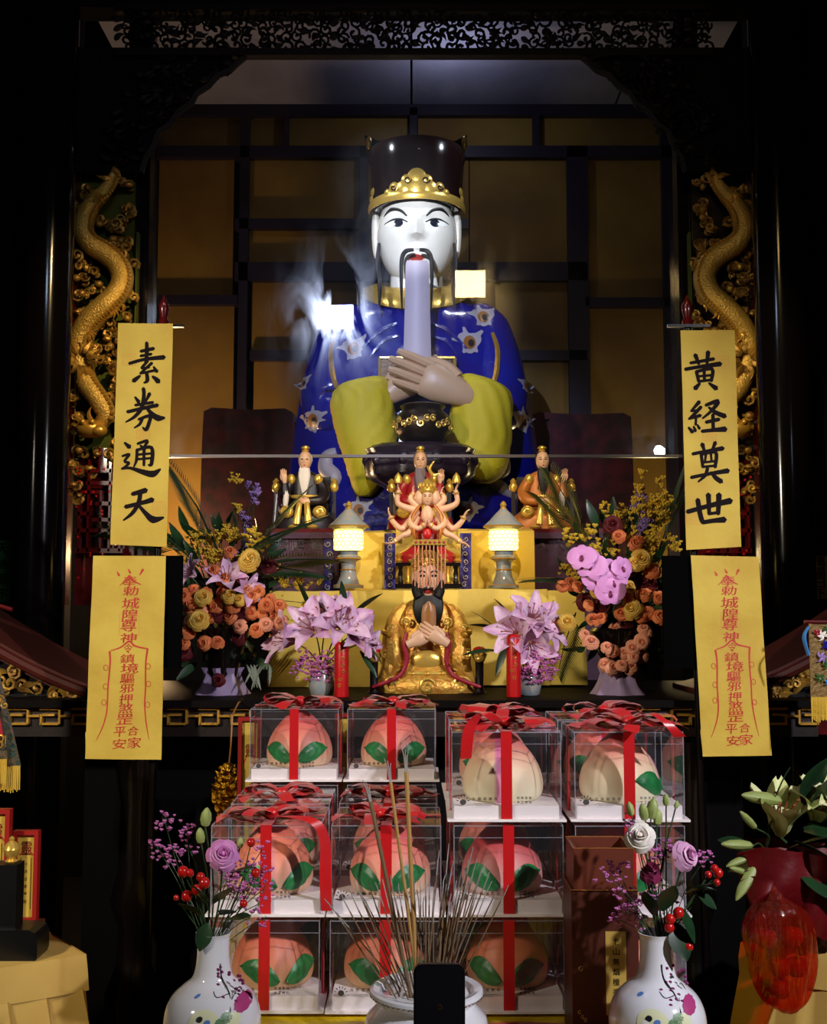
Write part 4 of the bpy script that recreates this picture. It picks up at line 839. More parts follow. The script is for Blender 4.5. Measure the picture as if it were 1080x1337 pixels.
# open a gap for the mouth by starting the beard as a horseshoe
g.loft(out[2:]); g.build('beard', _m['hair'], E_.o)
for m_ in (1, -1): g = G(); g.tube(catmull([hc + V((m_ * 17, -6, -2)), hc + V((m_ * 16, -13, -14)), hc + V((m_ * 11, -20, -26))], 5), [3, 6, 7], 10); g.build('beard_side', _m['hair'], E_.o)
g = G(); g.loft([[p(560 + x * w, y, -39 + dy) for x, dy in ((-1, 1), (-.5, -1), (0, -1.6), (.5, -1), (1, 1), (0, 3))] for y, w in ((832, 9.5), (800, 9.5), (791, 8), (785, 1.5))]); g.build('tablet', _m['pearl_brown'], E_.o, True, 50)
g = G(); hand(g, p(581, 838, -45), (-.85, -.1, .52), (-.45, .1, -.85), 42, .35, -1); g.build('hand', _m['skin'], E_.o)
g = G(); hand(g, p(536, 840, -42), (.9, -.06, .42), (.4, .1, -.85), 40, .45, 1); g.build('hand', _m['skin'], E_.o)
bt = G(); bt.tube([(52 * cos(a), 2 + 38 * sin(a), 25) for a in [pi + pi * k / 20 for k in range(21)]], 3.4, 8); bt.build('belt', _m['gold_bright'], E_.o)
for k in range(9): a = pi + pi * (k + .5) / 9; G().ell((54 * cos(a), 2 + 41 * sin(a), 25), (3, 2, 3), 8, 5).build('belt_stud', _m['gold'], E_.o)
med = G(); med.ell((0, -27, 42), (20, 5, 13), 24, 10); med.build('breast_medallion', _m['gold_bright'], E_.o)
for x, r in ((-44, 13), (44, 13), (0, 11)):
    g = G(); spiral(g, (x, 10), r, 1.4, 0, .2, 1, -45 + abs(x) * .25, 6, 14); g.build('hem_scroll', _m['gold_bright'], E_.o)
cr = G().lathe([(19, 0), (21, 3), (20, 9), (22, 12), (19, 20), (15, 26), (13, 34), (14, 40)], 28, p(559, 748, -4)).build('crown_base', _m['gold'], E_.o)
for k in range(12):
    g = G(); a = -pi / 2 + (k - 5.5) * .32; q = G(); spiral(q, (0, 0), 4, 1.2, rnd(0, 6), .3, 1, 0, 5, 9); g.join(q, Matrix.Translation(p(559, 732 + 6 * (k % 2), -4) + V((21 * cos(a), 21 * sin(a), 0))) @ Matrix.Rotation(a + pi / 2, 4, 'Z')); g.build('filigree', _m['gold_bright'], cr)
c = p(561, 709.5, -2); bd = G().box(c, (44, 66, 5)).build('crown_board', _m['robe_dark'], E_.o, False); G().box(c + V((0, -33, -.5)), (45, 2, 7)).build('board_edge', _m['gold_bright'], bd, False)
for k in range(7): G().ell(c + V((-18 + 6 * k, -34.5, -.5)), (1.8, .8, 1.8), 8, 5).build('board_stud', _m['robe_red'], bd)
for k in range(9):
    g = G(); x = c.x - 19.5 + k * 4.9; ln = rnd(52, 62) if k not in (0, 8) else rnd(46, 56); xx = x
    for i in range(int(ln / 2.6)): xx += rnd(-.12, .12); g.ell((xx, -34 + rnd(-.1, .1), c.z - 4 - i * 2.6), (1.0, 1.0, 1.45), 6, 4)
    g.build('bead_string', _m['petal_peach'], cr)
# ------------------------------------------------------------------ yellow paper scrolls on poles
LS, RS = (140, 410, 4.313), (880, 425, 4.457)
STROKES_L = [[((165, 197), (238, 180), 12, 14), ((198, 146), (200, 200), (196, 262), 12, 16, 12), ((165, 224), (226, 212), 11, 11), ((102, 268), (185, 244), (298, 230), 12, 13, 18), ((206, 252), (172, 294), 12, 10), ((172, 296), (216, 290), 9, 9), ((230, 264), (166, 326), 12, 9), ((166, 326), (252, 306), 9, 11), ((240, 286), (260, 314), 8, 14), ((202, 322), (207, 366), (188, 380), 13, 15, 6), ((166, 338), (150, 352), (130, 368), 8, 14, 18), ((236, 342), (254, 356), (270, 372), 9, 16, 20)],
 [((140, 462), (162, 490), 8, 15), ((222, 442), (202, 486), 15, 8), ((186, 412), (190, 450), (180, 520), (142, 572), (90, 604), 14, 14, 16, 13, 6), ((142, 508), (242, 492), 11, 12), ((98, 546), (268, 508), 13, 15), ((206, 524), (246, 566), (276, 582), (310, 580), 9, 20, 24, 8), ((162, 590), (226, 570), (222, 612), (206, 648), (186, 634), 10, 14, 14, 15, 5), ((186, 580), (170, 616), (138, 638), 12, 11, 5)],
 [((84, 722), (112, 746), 9, 18), ((72, 798), (112, 788), (86, 826), (110, 836), (98, 852), (72, 868), 9, 11, 10, 11, 10, 6), ((70, 870), (120, 866), (196, 890), (250, 900), (292, 872), 8, 11, 20, 26, 6), ((158, 728), (214, 712), (196, 746), 10, 13, 9), ((174, 738), (202, 756), 8, 12), ((156, 760), (154, 820), (140, 858), 12, 12, 6), ((154, 764), (238, 750), (240, 842), (222, 848), 10, 14, 15, 6), ((196, 756), (197, 852), 13, 10), ((156, 790), (236, 783), 9, 9), ((156, 816), (236, 810), 9, 9)],
 [((134, 1014), (212, 992), 15, 20), ((98, 1086), (180, 1066), (250, 1046), 16, 15, 20), ((180, 1004), (172, 1060), (140, 1118), (88, 1162), 16, 17, 15, 6), ((168, 1072), (212, 1122), (256, 1158), (316, 1146), 9, 17, 27, 7)]]
STROKES_R = [[((120, 206), (258, 182), 12, 14), ((150, 158), (170, 212), 18, 12), ((226, 140), (218, 208), 18, 12), ((88, 244), (190, 226), (296, 212), 14, 14, 20), ((154, 256), (166, 318), 14, 13), ((154, 258), (246, 242), (240, 314), 12, 15, 13), ((200, 222), (200, 312), 13, 12), ((164, 286), (240, 279), 10, 10), ((166, 316), (242, 307), 11, 11), ((172, 328), (144, 358), 10, 20), ((226, 326), (268, 358), 9, 21)],
 [((166, 438), (116, 494), 16, 8), ((118, 494), (150, 488), 9, 9), ((176, 468), (140, 506), (104, 540), 14, 13, 10), ((104, 538), (172, 518), 10, 14), ((100, 590), (122, 616), 9, 16), ((130, 584), (140, 610), 8, 14), ((152, 574), (164, 596), 8, 13), ((146, 524), (142, 574), 10, 10), ((204, 458), (276, 434), (244, 484), (184, 536), 12, 18, 14, 7), ((222, 470), (262, 500), (316, 522), 9, 17, 20), ((204, 558), (282, 540), 13, 15), ((246, 512), (246, 602), 14, 14), ((178, 612), (250, 604), (318, 598), 13, 15, 22)],
 [((178, 688), (190, 728), 18, 10), ((256, 678), (236, 722), 16, 9), ((120, 746), (210, 728), (300, 712), 13, 13, 18), ((170, 748), (178, 824), 13, 12), ((170, 750), (256, 736), (250, 824), 11, 15, 13), ((202, 726), (192, 788), 10, 9), ((226, 722), (230, 784), 10, 9), ((180, 796), (248, 788), 9, 9), ((178, 822), (250, 815), 10, 10), ((108, 884), (220, 862), (326, 844), 13, 14, 20), ((206, 828), (190, 872), (148, 910), 13, 14, 6), ((224, 852), (252, 886), (284, 908), 9, 18, 20)],
 [((84, 1084), (200, 1052), (336, 1020), 17, 18, 24), ((144, 1014), (156, 1090), (170, 1140), (190, 1146), 18, 19, 18, 12), ((206, 984), (210, 1096), 20, 14), ((268, 984), (262, 1096), 22, 16), ((206, 1096), (266, 1088), 12, 12), ((168, 1146), (236, 1136), (298, 1130), 15, 17, 24)]]
def paper(name, label, corners, Y, wav):
    """corners tl,tr,br,bl in photo px; gives the thing, its surface and the depth function"""
    cx = (corners[2][0] + corners[3][0]) / 2; t = P(name, label, 'paper scroll', cx, corners[2][1], Y)
    ph = rnd(0, 6); yf0 = lambda x, z: wav * (sin(x * .06 + z * .021 + ph) + .6 * sin(z * .05 + ph * 2)) + wav * .55 * abs(((z + ph * 9) / 33) % 2 - 1)
    def f(u, v):
        a = V((*corners[0],)).lerp(V((*corners[1],)), u); b = V((*corners[3],)).lerp(V((*corners[2],)), u); q = a.lerp(b, v); l = t.p(q.x, q.y); return (l.x, yf0(l.x, l.z), l.z)
    G().sheet(f, 16, 40, (0, .5, 0)).build('sheet', _m['paper'], t.o)
    return t, (lambda x, z: yf0(x, z) - .35)
def big_scroll(label, corners, strokes, org, Y, seals):
    t, yf = paper('yellow_scroll', label, corners, Y, .8)
    loc = lambda q: ((org[0] + q[0] / org[2]) - t.px, t.py - (org[1] + q[1] / org[2]))
    for ch in strokes:
        g = G()
        for s in ch:
            pts = [q for q in s if isinstance(q, tuple)]; w = [q / org[2] * 1.55 for q in s if not isinstance(q, tuple)]
            g.stroke([loc(q) for q in pts], w, yf=yf)
        g.build('brush_character', _m['ink'], t.o, False)
    for x0, y0, x1, y1 in seals:
        g = G(); a, b = loc((x0, y0)), loc((x1, y1)); e = .55
        for r in ((a[0], a[1], b[0], a[1]), (a[0], b[1], b[0], b[1]), (a[0], a[1], a[0], b[1]), (b[0], a[1], b[0], b[1])): g.stroke([(r[0], r[1]), (r[2], r[3])], e, yf=lambda x, z: yf(x, z) + .12)
        for k in range(5): zz = a[1] + (b[1] - a[1]) * (k + .8) / 6; g.stroke([(a[0] + 2, zz), (b[0] - 2, zz)], e * .8, yf=lambda x, z: yf(x, z) + .12)
        g.build('seal_stamp', _m['seal_mark'], t.o, False)
    return t
M('seal_mark', (206, 140, 62), .7)
S1 = big_scroll('yellow scroll with four black brush characters, hanging beside the left dragon panel', [(154.5, 422), (226, 422.5), (217.5, 714), (144, 711)], STROKES_L, LS, 3.175, [(66, 212, 140, 280), (252, 1055, 326, 1128), (152, 650, 226, 700)])
S2 = big_scroll('yellow scroll with four black brush characters, hanging beside the right dragon panel', [(889, 431), (959.5, 431), (968, 714), (896.5, 718)], STROKES_R, RS, 3.175, [(272, 164, 346, 238), (80, 1095, 156, 1158), (184, 610, 262, 668)])
TAL = [('奉', 312, 185, 92, 60), ('勅', 312, 245, 96, 56), ('城', 314, 322, 110, 66), ('隍', 312, 394, 96, 66), ('尊', 300, 460, 100, 72), ('神', 300, 538, 100, 56), ('令', 300, 604, 56, 56), ('鎮', 292, 668, 90, 54), ('境', 304, 728, 112, 58), ('驅', 290, 793, 88, 58), ('邪', 288, 855, 86, 50), ('押', 285, 918, 80, 54), ('煞', 282, 978, 88, 60), ('罡', 280, 1046, 96, 60), ('合', 332, 1118, 66, 54), ('家', 336, 1192, 82, 62), ('平', 246, 1124, 72, 58), ('安', 246, 1200, 82, 58)]
def talisman(label, corners, src, Y):
    t, yf = paper('talisman_paper', label, corners, Y, 1.0)
    q0 = [(80, 25), (533, 28), (505, 1300), (28, 1295)]
    def mp(x, y):                                              # design space to this sheet
        v = (y - 26) / 1271; l = q0[0][0] + (q0[3][0] - q0[0][0]) * v; r = q0[1][0] + (q0[2][0] - q0[1][0]) * v; u = (x - l) / (r - l)
        a = V((*corners[0],)).lerp(V((*corners[1],)), u); b = V((*corners[3],)).lerp(V((*corners[2],)), u); q = a.lerp(b, v); z = t.p(q.x, q.y); return (z.x, z.z)
    for c, x, y, w, h in TAL:
        g = G(); p_ = mp(x + rnd(-3, 3), y); add_text(g, c, p_[0], p_[1], w / 4.775, h / 4.775 * 1.08, yf=yf, off=.012, shear=.10); g.build('red_character', _m['vermilion'], t.o, False)
    for pts, w in (([(230, 125), (242, 148)], [1, 3.4]), ([(300, 108), (312, 132)], [1, 3.2]), ([(392, 112), (372, 146)], [3.6, 1]), ([(245, 212), (290, 172), (308, 150), (330, 180), (378, 205)], [.8, 1.6, 2, 2.4, 1.2]),
                   ([(188, 620), (250, 598), (305, 560), (340, 588), (424, 606)], [1, 2, 2.6, 2.4, 1.6]), ([(183, 625), (186, 700), (172, 850), (165, 1000), (138, 1100), (98, 1180)], [2.6, 2, 1.8, 1.7, 1.4, .5]), ([(420, 608), (408, 700), (405, 850), (400, 960), (412, 1080), (428, 1170)], [2.6, 2, 1.8, 1.7, 1.4, .5])):
        g = G(); g.stroke([mp(*p_) for p_ in pts], w, yf=yf); g.build('red_stroke', _m['vermilion'], t.o, False)
    for x, y in ((160, 725), (157, 843), (147, 943), (424, 715), (424, 825), (418, 955)):
        g = G(); g.stroke([mp(x + 14 * cos(a), y + 17 * sin(a)) for a in [2 * pi * k / 10 for k in range(11)]], .8, yf=yf); g.build('red_ring', _m['vermilion'], t.o, False)
    g = G(); o_ = mp(245, 385); e_ = mp(365, 520)
    for r in ((o_, (e_[0], o_[1])), ((e_[0], o_[1]), e_), (e_, (o_[0], e_[1])), ((o_[0], e_[1]), o_)): g.stroke(list(r), .5, yf=lambda x, z: yf(x, z) + .12)
    g.build('seal_stamp', _m['seal_mark'], t.o, False)
    fo = G().sheet(lambda u, v: (mp(30 + 470 * u, 1130 + 160 * v)[0], yf(*mp(30 + 470 * u, 1130 + 160 * v)) + .6, mp(30 + 470 * u, 1130 + 160 * v)[1]), 8, 8, (0, .3, 0)); fo.build('folded_hem', _m['paper'], t.o)
    return t
talisman('yellow talisman paper with red writing under the left scroll', [(121.5, 725.5), (216.5, 726), (210.5, 992), (111, 991)], None, 3.165)
talisman('yellow talisman paper with red writing under the right scroll', [(902, 725), (990.5, 727), (1008, 986.5), (918, 988)], None, 3.165)
def scroll_pole(px, lean, board, label):
    t = P('scroll_pole', label, 'pole', px, 1337, 3.2, 'lacquer poles behind the scrolls'); t.setz(0.001); z = lambda py: t.z0(at(px, py, 3.2).z)
    G().lathe([(34, 0), (34, 8), (26, 14), (12, 20), (8, 30)], 24).build('foot', _m['black_wood'], t.o)
    g = G(); g.tube([(0, 0, 20), (lean, 0, z(420))], 5, 12); g.build('shaft', _m['black_wood'], t.o); G().box((lean, -6, z(427)), (58, 6, 4)).build('hanger_bar', _m['black_wood'], t.o, False)
    G().lathe([(6, z(425)), (8, z(420)), (5, z(415)), (7, z(407)), (7.5, z(400)), (5, z(394)), (2, z(389)), (.5, z(385))], 16, (lean, 0, 0)).build('finial', _m['red_lacquer'], t.o)
    a, b = board; pts = [(a - px, z(726)), (b - px, z(726)), (b - px, z(872)), (a - px, z(872))]
    G().poly(pts, -11, -5).build('plaque_board', _m['soot'], t.o, False)
scroll_pole(190, 6, (114, 230), 'red lacquer pole with black board behind the left scroll'); scroll_pole(925, -8, (874, 1000), 'red lacquer pole with black board behind the right scroll')
# ------------------------------------------------------------------ peach cakes in clear gift boxes
BW, BD, BH = .205, .205, .174                                   # clear body; the tray flange is a little wider
def bow_mesh(seed):
    r = random.Random(seed); g = G()
    def loop(ang, L, wd, h):
        pts = []; d = V((cos(ang), sin(ang), 0)); s_ = V((-d.y, d.x, 0)); n = 12; rowsL = []
        for i in range(n + 1):
            t = i / n; a = 2 * pi * t; rr = L * sin(pi * t) ; c = d * (L * .5 * (1 - cos(a))) + V((0, 0, h * sin(a) * .5 + h * .55 * sin(pi * t))) + s_ * .004 * sin(5 * t)
            w = wd * (.35 + .65 * sin(pi * t)); tw = r.uniform(-.2, .2)
            rowsL.append((c - s_ * w + V((0, 0, tw * w)), c + s_ * w))
        g.add([q for p_ in rowsL for q in p_], [(2 * i, 2 * i + 1, 2 * i + 3, 2 * i + 2) for i in range(n)])
    for a in (0.05, pi - .1, .5, pi + .45, -.4, pi - .5): loop(a + r.uniform(-.2, .2), r.uniform(.055, .085), r.uniform(.014, .02), r.uniform(.016, .034))
    for a in (-.5, pi + .35, -1.7, .1):
        a += r.uniform(-.3, .3); d = V((cos(a), sin(a), 0)); s_ = V((-d.y, d.x, 0)); n = 10; L = r.uniform(.075, .105); rows = []; ph = r.uniform(0, 6)
        for i in range(n + 1):
            t = i / n; c = d * L * t + s_ * .008 * sin(4 * t + ph) + V((0, 0, .006 + .012 * sin(pi * t) * abs(sin(3 * t + ph))))
            rows.append((c - s_ * .012, c + s_ * .012 + V((0, 0, .008 * sin(6 * t + ph)))))
        g.add([q for p_ in rows for q in p_], [(2 * i, 2 * i + 1, 2 * i + 3, 2 * i + 2) for i in range(n)])
    g.ell((0, 0, .012), (.014, .013, .011), 10, 7)
    return g.mesh('bow', _m['ribbon_red'])
BOWS = [bow_mesh(k) for k in (3, 8, 21, 34)]
cov = G(); x, y, h = BW / 2, BD / 2, BH - .008
cov.add([(-x, -y, .006), (x, -y, .006), (x, y, .006), (-x, y, .006), (-x, -y, h), (x, -y, h), (x, y, h), (-x, y, h)], [(0, 1, 5, 4), (1, 2, 6, 5), (2, 3, 7, 6), (3, 0, 4, 7), (4, 5, 6, 7)]); COVER = cov.mesh('clear_cover', _m['clear_plastic'], False)
ed = G(); e = .0016
for a in (-x, x):
    for b in (-y, y): ed.box((a, b, h / 2 + .003), (e, e, h - .006))
    ed.box((a, 0, h), (e, 2 * y, e)); ed.box((a, 0, h - .022), (e * .6, 2 * y, e * .6))
for b in (-y, y): ed.box((0, b, h), (2 * x, e, e)); ed.box((0, b, h - .022), (2 * x, e * .6, e * .6))
EDGES = ed.mesh('edge_seam', _m['plastic_edge'], False)
FLANGE = G().box((0, 0, .003), (BW + .018, BD + .018, .004)).mesh('base_board', _m['tray_white'], False)
TRAY = G().box((0, 0, .017), (BW - .006, BD - .006, .024)).mesh('tray', _m['tray_white'], False)
rb_ = G(); w = .0105
rb_.box((0, -y - .0015, h / 2 + .001), (2 * w, .0012, h - .002)); rb_.box((0, y + .0015, h / 2 + .001), (2 * w, .0012, h - .002)); rb_.box((0, 0, h + .0012), (2 * w, 2 * y + .004, .0012)); BAND = rb_.mesh('ribbon_band', _m['ribbon_red'], False)
rb_ = G(); rb_.box((-x - .0015, 0, h / 2 + .001), (.0012, 2 * w, h - .002)); rb_.box((x + .0015, 0, h / 2 + .001), (.0012, 2 * w, h - .002)); rb_.box((0, 0, h + .0026), (2 * x + .004, 2 * w, .0012)); BAND2 = rb_.mesh('ribbon_band', _m['ribbon_red'], False)
pr = G(); yy = -y - .0008                                       # maker's print low on the front: a small mark and lines of characters
pr.add([(-.082 + .006 * cos(a), yy, .036 + .0055 * sin(a)) for a in [2 * pi * k / 12 for k in range(12)]], [tuple(range(12))])
for k in range(6): a = pi * (k + .5) / 6; pr.stroke([(-.082 + .009 * cos(a), .036 + .009 * sin(a)), (-.082 + .0125 * cos(a), .036 + .0125 * sin(a))], .0016, yy)
for k, c in enumerate('吉唐福壽家'): add_text(pr, c, -.062 + k * .0105, .042, .006, .006, yy, off=.02)
pr.stroke([(-.062, .033), (-.02, .033)], .0007, yy); pr.stroke([(-.058, .030), (-.03, .030)], .0006, yy)
for k, c in enumerate('精緻蛋糕'): add_text(pr, c, .022 + k * .0075, .044, .005, .005, yy, off=.02); add_text(pr, '手工烘焙'[k], .022 + k * .0075, .036, .005, .005, yy, off=.02)
PRINT = pr.mesh('print', _m['print_grey'], False)
# peach cake: a pointed dome with a groove, and two embossed leaves
def peach_mesh(name, mat):
    prof = [(.070, 0), (.076, .008), (.079, .022), (.0775, .042), (.070, .064), (.058, .084), (.044, .101), (.030, .115), (.017, .126), (.007, .133), (.0015, .136)]; g = G(); rows = []
    for r_, z in interp_rows([list(q) for q in prof], 26):
        rows.append([V((r_ * (1 - .045 * math.exp(-((a - 1.5 * pi) / .13) ** 2)) * cos(a), r_ * (1 - .045 * math.exp(-((a - 1.5 * pi) / .13) ** 2)) * sin(a) , z)) for a in [2 * pi * k / 64 for k in range(64)]])
    g.loft(rows); return g.mesh(name, mat, True, 75)
PE = [peach_mesh('cake', grad_mat('peach_pink', [(0, (224, 196, 160)), (.35, (232, 150, 124)), (.75, (226, 104, 96)), (1, (206, 78, 84))], .5, 2, .12, 8, ((214, 120, 170), .5, .05, .7))),
      peach_mesh('cake', grad_mat('peach_coral', [(0, (232, 200, 166)), (.4, (236, 146, 110)), (1, (218, 92, 72))], .5, 2, .12, 6, ((226, 130, 150), .42, .05, .5))),
      peach_mesh('cake', grad_mat('peach_red', [(0, (222, 190, 180)), (.45, (206, 110, 108)), (.72, (170, 24, 34)), (1, (138, 12, 22))], .5, 2, .1, 6)),
      peach_mesh('cake', grad_mat('peach_pale', [(0, (226, 222, 186)), (.45, (232, 204, 166)), (.8, (226, 120, 110)), (1, (208, 90, 110))], .5, 2, .16, 7, ((206, 90, 170), .56, .06, .75))),
      peach_mesh('cake', grad_mat('peach_amber', [(0, (214, 176, 130)), (.4, (212, 120, 84)), (1, (172, 50, 44))], .5, 2, .1, 6))]
lf = G()
def lf_fn(sgn):
    def f(u, v):                                               # leaf lies on the cake's flank: u along its length, v across
        t = u; wd = .0215 * (sin(pi * t ** .85)) ** .85; ang = 1.5 * pi + sgn * (.06 + 1.05 * t); zc_ = .018 + .024 * t + .006 * sin(pi * t); q = (v - .5) * 2
        z = zc_ + q * wd; rr_ = .0800 - max(0, z - .036) * .26 - max(0, z - .06) * .3 + .004 * (1 - abs(q)) + .0012 * sin(26 * t + 5 * abs(q)) * (1 - abs(q) * .3) - (.0025 if abs(q) < .12 else 0)
        return V((rr_ * cos(ang), rr_ * sin(ang), z))
    return f
LEAVES = []
for sg in (-1, 1): g = G(); g.sheet(lf_fn(sg), 18, 8, (0, .003, 0)); LEAVES.append(g.mesh('leaf', _m['cake_leaf'], True, 60))
COLX = (-.279, -.051, .177, .405); ROWY = {'front': 2.2, 'middle': 2.45, 'back': 2.71}; LV = ('bottom', 'middle', 'top'); CN = ('leftmost', 'second', 'third', 'rightmost')
HTS = {'front': (2, 2, 3, 3), 'middle': (2, 2, 3, 3), 'back': (3, 3, 0, 0)}
br = random.Random(5)
def leveln(l, n): return 'only' if n == 1 else ('lower' if l == 0 else 'upper') if n == 2 else LV[l]
bi = 0
for row in ('front', 'middle', 'back'):
    for c in range(4):
        for l in range(HTS[row][c]):
            jx = br.uniform(-.001, .001) + (l * .003 if row == 'front' and c == 0 else 0); z = TZ + .0005 + l * BH; rz = br.uniform(-.012, .012)
            if (row, c, l) == ('front', 3, 2): jx += .004
            loc = (COLX[c] + jx, ROWY[row] + BD / 2 + br.uniform(0, .004), z)
            lab = 'clear gift box with red bow, %s one of the %s stack in the %s row' % (leveln(l, HTS[row][c]), CN[c], row)
            b = thing('gift_box', lab, 'gift box', loc, (0, 0, rz), 'clear peach cake boxes')
            obj('base_board', FLANGE, b); tr_ = obj('tray', TRAY, b); cv = obj('clear_cover', COVER, b); obj('edge_seam', EDGES, cv); obj('print', PRINT, cv, kind='stuff')
            obj('ribbon_band', BAND, b); obj('ribbon_band', BAND2, b)
            topmost = l == HTS[row][c] - 1
            if topmost: obj('bow', BOWS[bi % 4], b, (br.uniform(-.012, .012), -.045 if row == 'front' else -.03, BH - .006), (0, 0, br.uniform(-.4, .4) + (pi if br.random() < .4 else 0)), br.uniform(.95, 1.1))
            var = {('front', 2, 2): 3, ('front', 3, 2): 3, ('front', 2, 1): 2, ('front', 2, 0): 4, ('front', 0, 0): 4, ('front', 1, 0): 4, ('front', 0, 1): 1, ('front', 1, 1): 0, ('front', 3, 0): 4}.get((row, c, l), (0, 1)[br.random() < .4])
            noleaf = (row, c, l) in (('front', 2, 2),)
            trn = {('front', 3, 2): 1.35, ('front', 2, 2): 3.1, ('front', 0, 0): .35, ('front', 0, 1): .3, ('front', 1, 1): -.1}.get((row, c, l), br.uniform(-.25, .25))
            k = thing('peach_cake', 'peach shaped cake with green leaves in the %s box of the %s %s stack' % (leveln(l, HTS[row][c]), row, CN[c]), 'cake', (loc[0] + br.uniform(-.006, .006), loc[1], z + .0295), (0, 0, rz + trn), 'peach cakes in the boxes')
            obj('cake', PE[var], k, None, None, 1.0)
            obj('leaf', LEAVES[0], k); obj('leaf', LEAVES[1], k)
            bi += 1
# long ribbon tails hanging off some bows
def tail(name, label, pts, w):
    g = G(); c = catmull([V(q) for q in pts], 6); n = len(c)
    for sgn in (0,):
        rows = []
        for i, q in enumerate(c):
            t = i / (n - 1); sd = V((cos(.6 * sin(4 * t)), sin(.6 * sin(4 * t)), .15 * sin(7 * t))) * w / 2; rows.append((q - sd, q + sd))
        g.add([q for r_ in rows for q in r_], [(2 * i, 2 * i + 1, 2 * i + 3, 2 * i + 2) for i in range(n - 1)])
    return tag(g.build(name, _m['ribbon_red']), label, 'ribbon')
zt2 = TZ + 2 * BH; zt3 = TZ + 3 * BH
tail('ribbon_tail', 'red ribbon tail hanging between the first and second front stacks', [(-.25, 2.20, zt2 + .012), (-.19, 2.185, zt2 + .006), (-.166, 2.19, zt2 - .03), (-.164, 2.19, zt2 - .10), (-.162, 2.19, zt2 - .16)], .022)
tail('ribbon_tail', 'red ribbon tail curling off the top box of the rightmost front stack', [(.40, 2.19, zt3 + .01), (.44, 2.17, zt3 + .03), (.47, 2.165, zt3 + .015), (.495, 2.16, zt3 - .012)], .022)
tail('ribbon_tail', 'red ribbon tail hanging over the front of the top box in the third stack', [(.16, 2.2, zt3 + .012), (.13, 2.185, zt3 + .03), (.105, 2.18, zt3 + .0), (.098, 2.185, zt3 - .055)], .022)
# ------------------------------------------------------------------ incense burner, sticks, device, brown box
ib = P('incense_burner', 'white painted porcelain incense burner full of sticks', 'incense burner', 557, 1392, 1.95); ib.setz(TZ)
BZ = 104
G().lathe([(46, 0), (50, 4), (58, 12), (76, 34), (82, 52), (78, 68), (66, 80), (62, 85), (66, 90), (72, 94), (75, 99), (74, 103), (70, 105), (62, 103), (58, 96)], 48).build('bowl', _m['porcelain'], ib.o)
G().lathe([(0.5, 93), (30, 95), (58, 93)], 32).build('ash_bed', _m['ash'], ib.o)
g = G()
for i in range(26): a = -pi / 2 + (i - 13) * .11; spiral(g, (0, 0), 1, 1, 0, .1, 1, 0, 3, 3) if 0 else None; g.tube([(74.6 * cos(a + .02 * k), 74.6 * sin(a + .02 * k), 98 + 1.6 * sin(k * 1.7 + i)) for k in range(5)], .5, 4)
g.build('rim_pattern', _m['paint_black'], ib.o, kind='stuff')
for a in (-2.0, -1.35, -.8):
    g = G()
    for k in range(6): b_ = 2 * pi * k / 6; g.ell((80.5 * cos(a) + 7 * cos(b_) * -sin(a), 80.5 * sin(a) + 7 * cos(b_) * cos(a), 54 + 7 * sin(b_)), (3.2, 3.2, 3.2), 8, 5)
    g.build('painted_flower', _m['paint_blue'], ib.o)
# sticks: (foot x, tip px x, tip px y, radius, material)
TIPS = [(425, 1172), (431, 1182), (462, 1148), (468, 1160), (478, 1145), (490, 1150), (499, 1146), (508, 1140), (519, 1153), (528, 1148), (537, 1150), (549, 1146), (556, 1128), (561, 1140), (568, 1145), (573, 1110), (580, 1140), (586, 1100), (590, 1136), (596, 1148), (602, 1138), (608, 1134), (613, 1120), (618, 1104), (622, 1120), (628, 1140), (634, 1122), (640, 1138), (648, 1164), (665, 1155), (546, 1160), (533, 1138), (513, 1160), (606, 1160), (592, 1120), (578, 1158), (474, 1170), (641, 1150), (552, 1170), (625, 1160), (566, 1165), (588, 1164), (540, 1138), (612, 1150), (600, 1165), (445, 1168), (455, 1160), (582, 1152), (616, 1140), (632, 1158)]
sr = random.Random(4); ashm = ib.o.location.z + 90 * ib.kz
ORD = 'first second third fourth fifth sixth seventh eighth ninth tenth eleventh twelfth thirteenth fourteenth fifteenth sixteenth seventeenth eighteenth nineteenth'.split()
def ordinal(n): return ORD[n - 1] if n < 20 else {2: 'twentieth', 3: 'thirtieth', 4: 'fortieth', 5: 'fiftieth'}[n // 10] if n % 10 == 0 else {2: 'twenty-', 3: 'thirty-', 4: 'forty-', 5: 'fifty-'}[n // 10] + ORD[n % 10 - 1]
for i, (tx, ty) in enumerate(sorted(TIPS)):
    Yt = 1.95 + sr.uniform(-.05, .05); tip = at(tx, ty, Yt); fx = .022 + (tx - 557) * .00034 + sr.uniform(-.01, .01); ft = V((fx, 1.95 + sr.uniform(-.045, .045), ashm))
    nm = 'thin burnt incense stick in the porcelain burner, its tip %s from the left' % ordinal(i + 1)
    t = obj('incense_stick', None, None, ft); tag(t, nm, 'incense stick', 'thin incense sticks in the burner')
    d = tip - ft; m_ = d * sr.uniform(.72, .85); g = G(); g.tube([(0, 0, 0), m_ * .5, m_], .00125, 5); g.build('stick', _m['stick_brown'], t)
    g = G(); g.tube([m_, m_ + (d - m_) * .6, d + V((sr.uniform(-.002, .002), 0, sr.uniform(-.003, 0)))], [.00115, .001, .0007], 5); g.build('ash_tip', _m['stick_ash'], t)
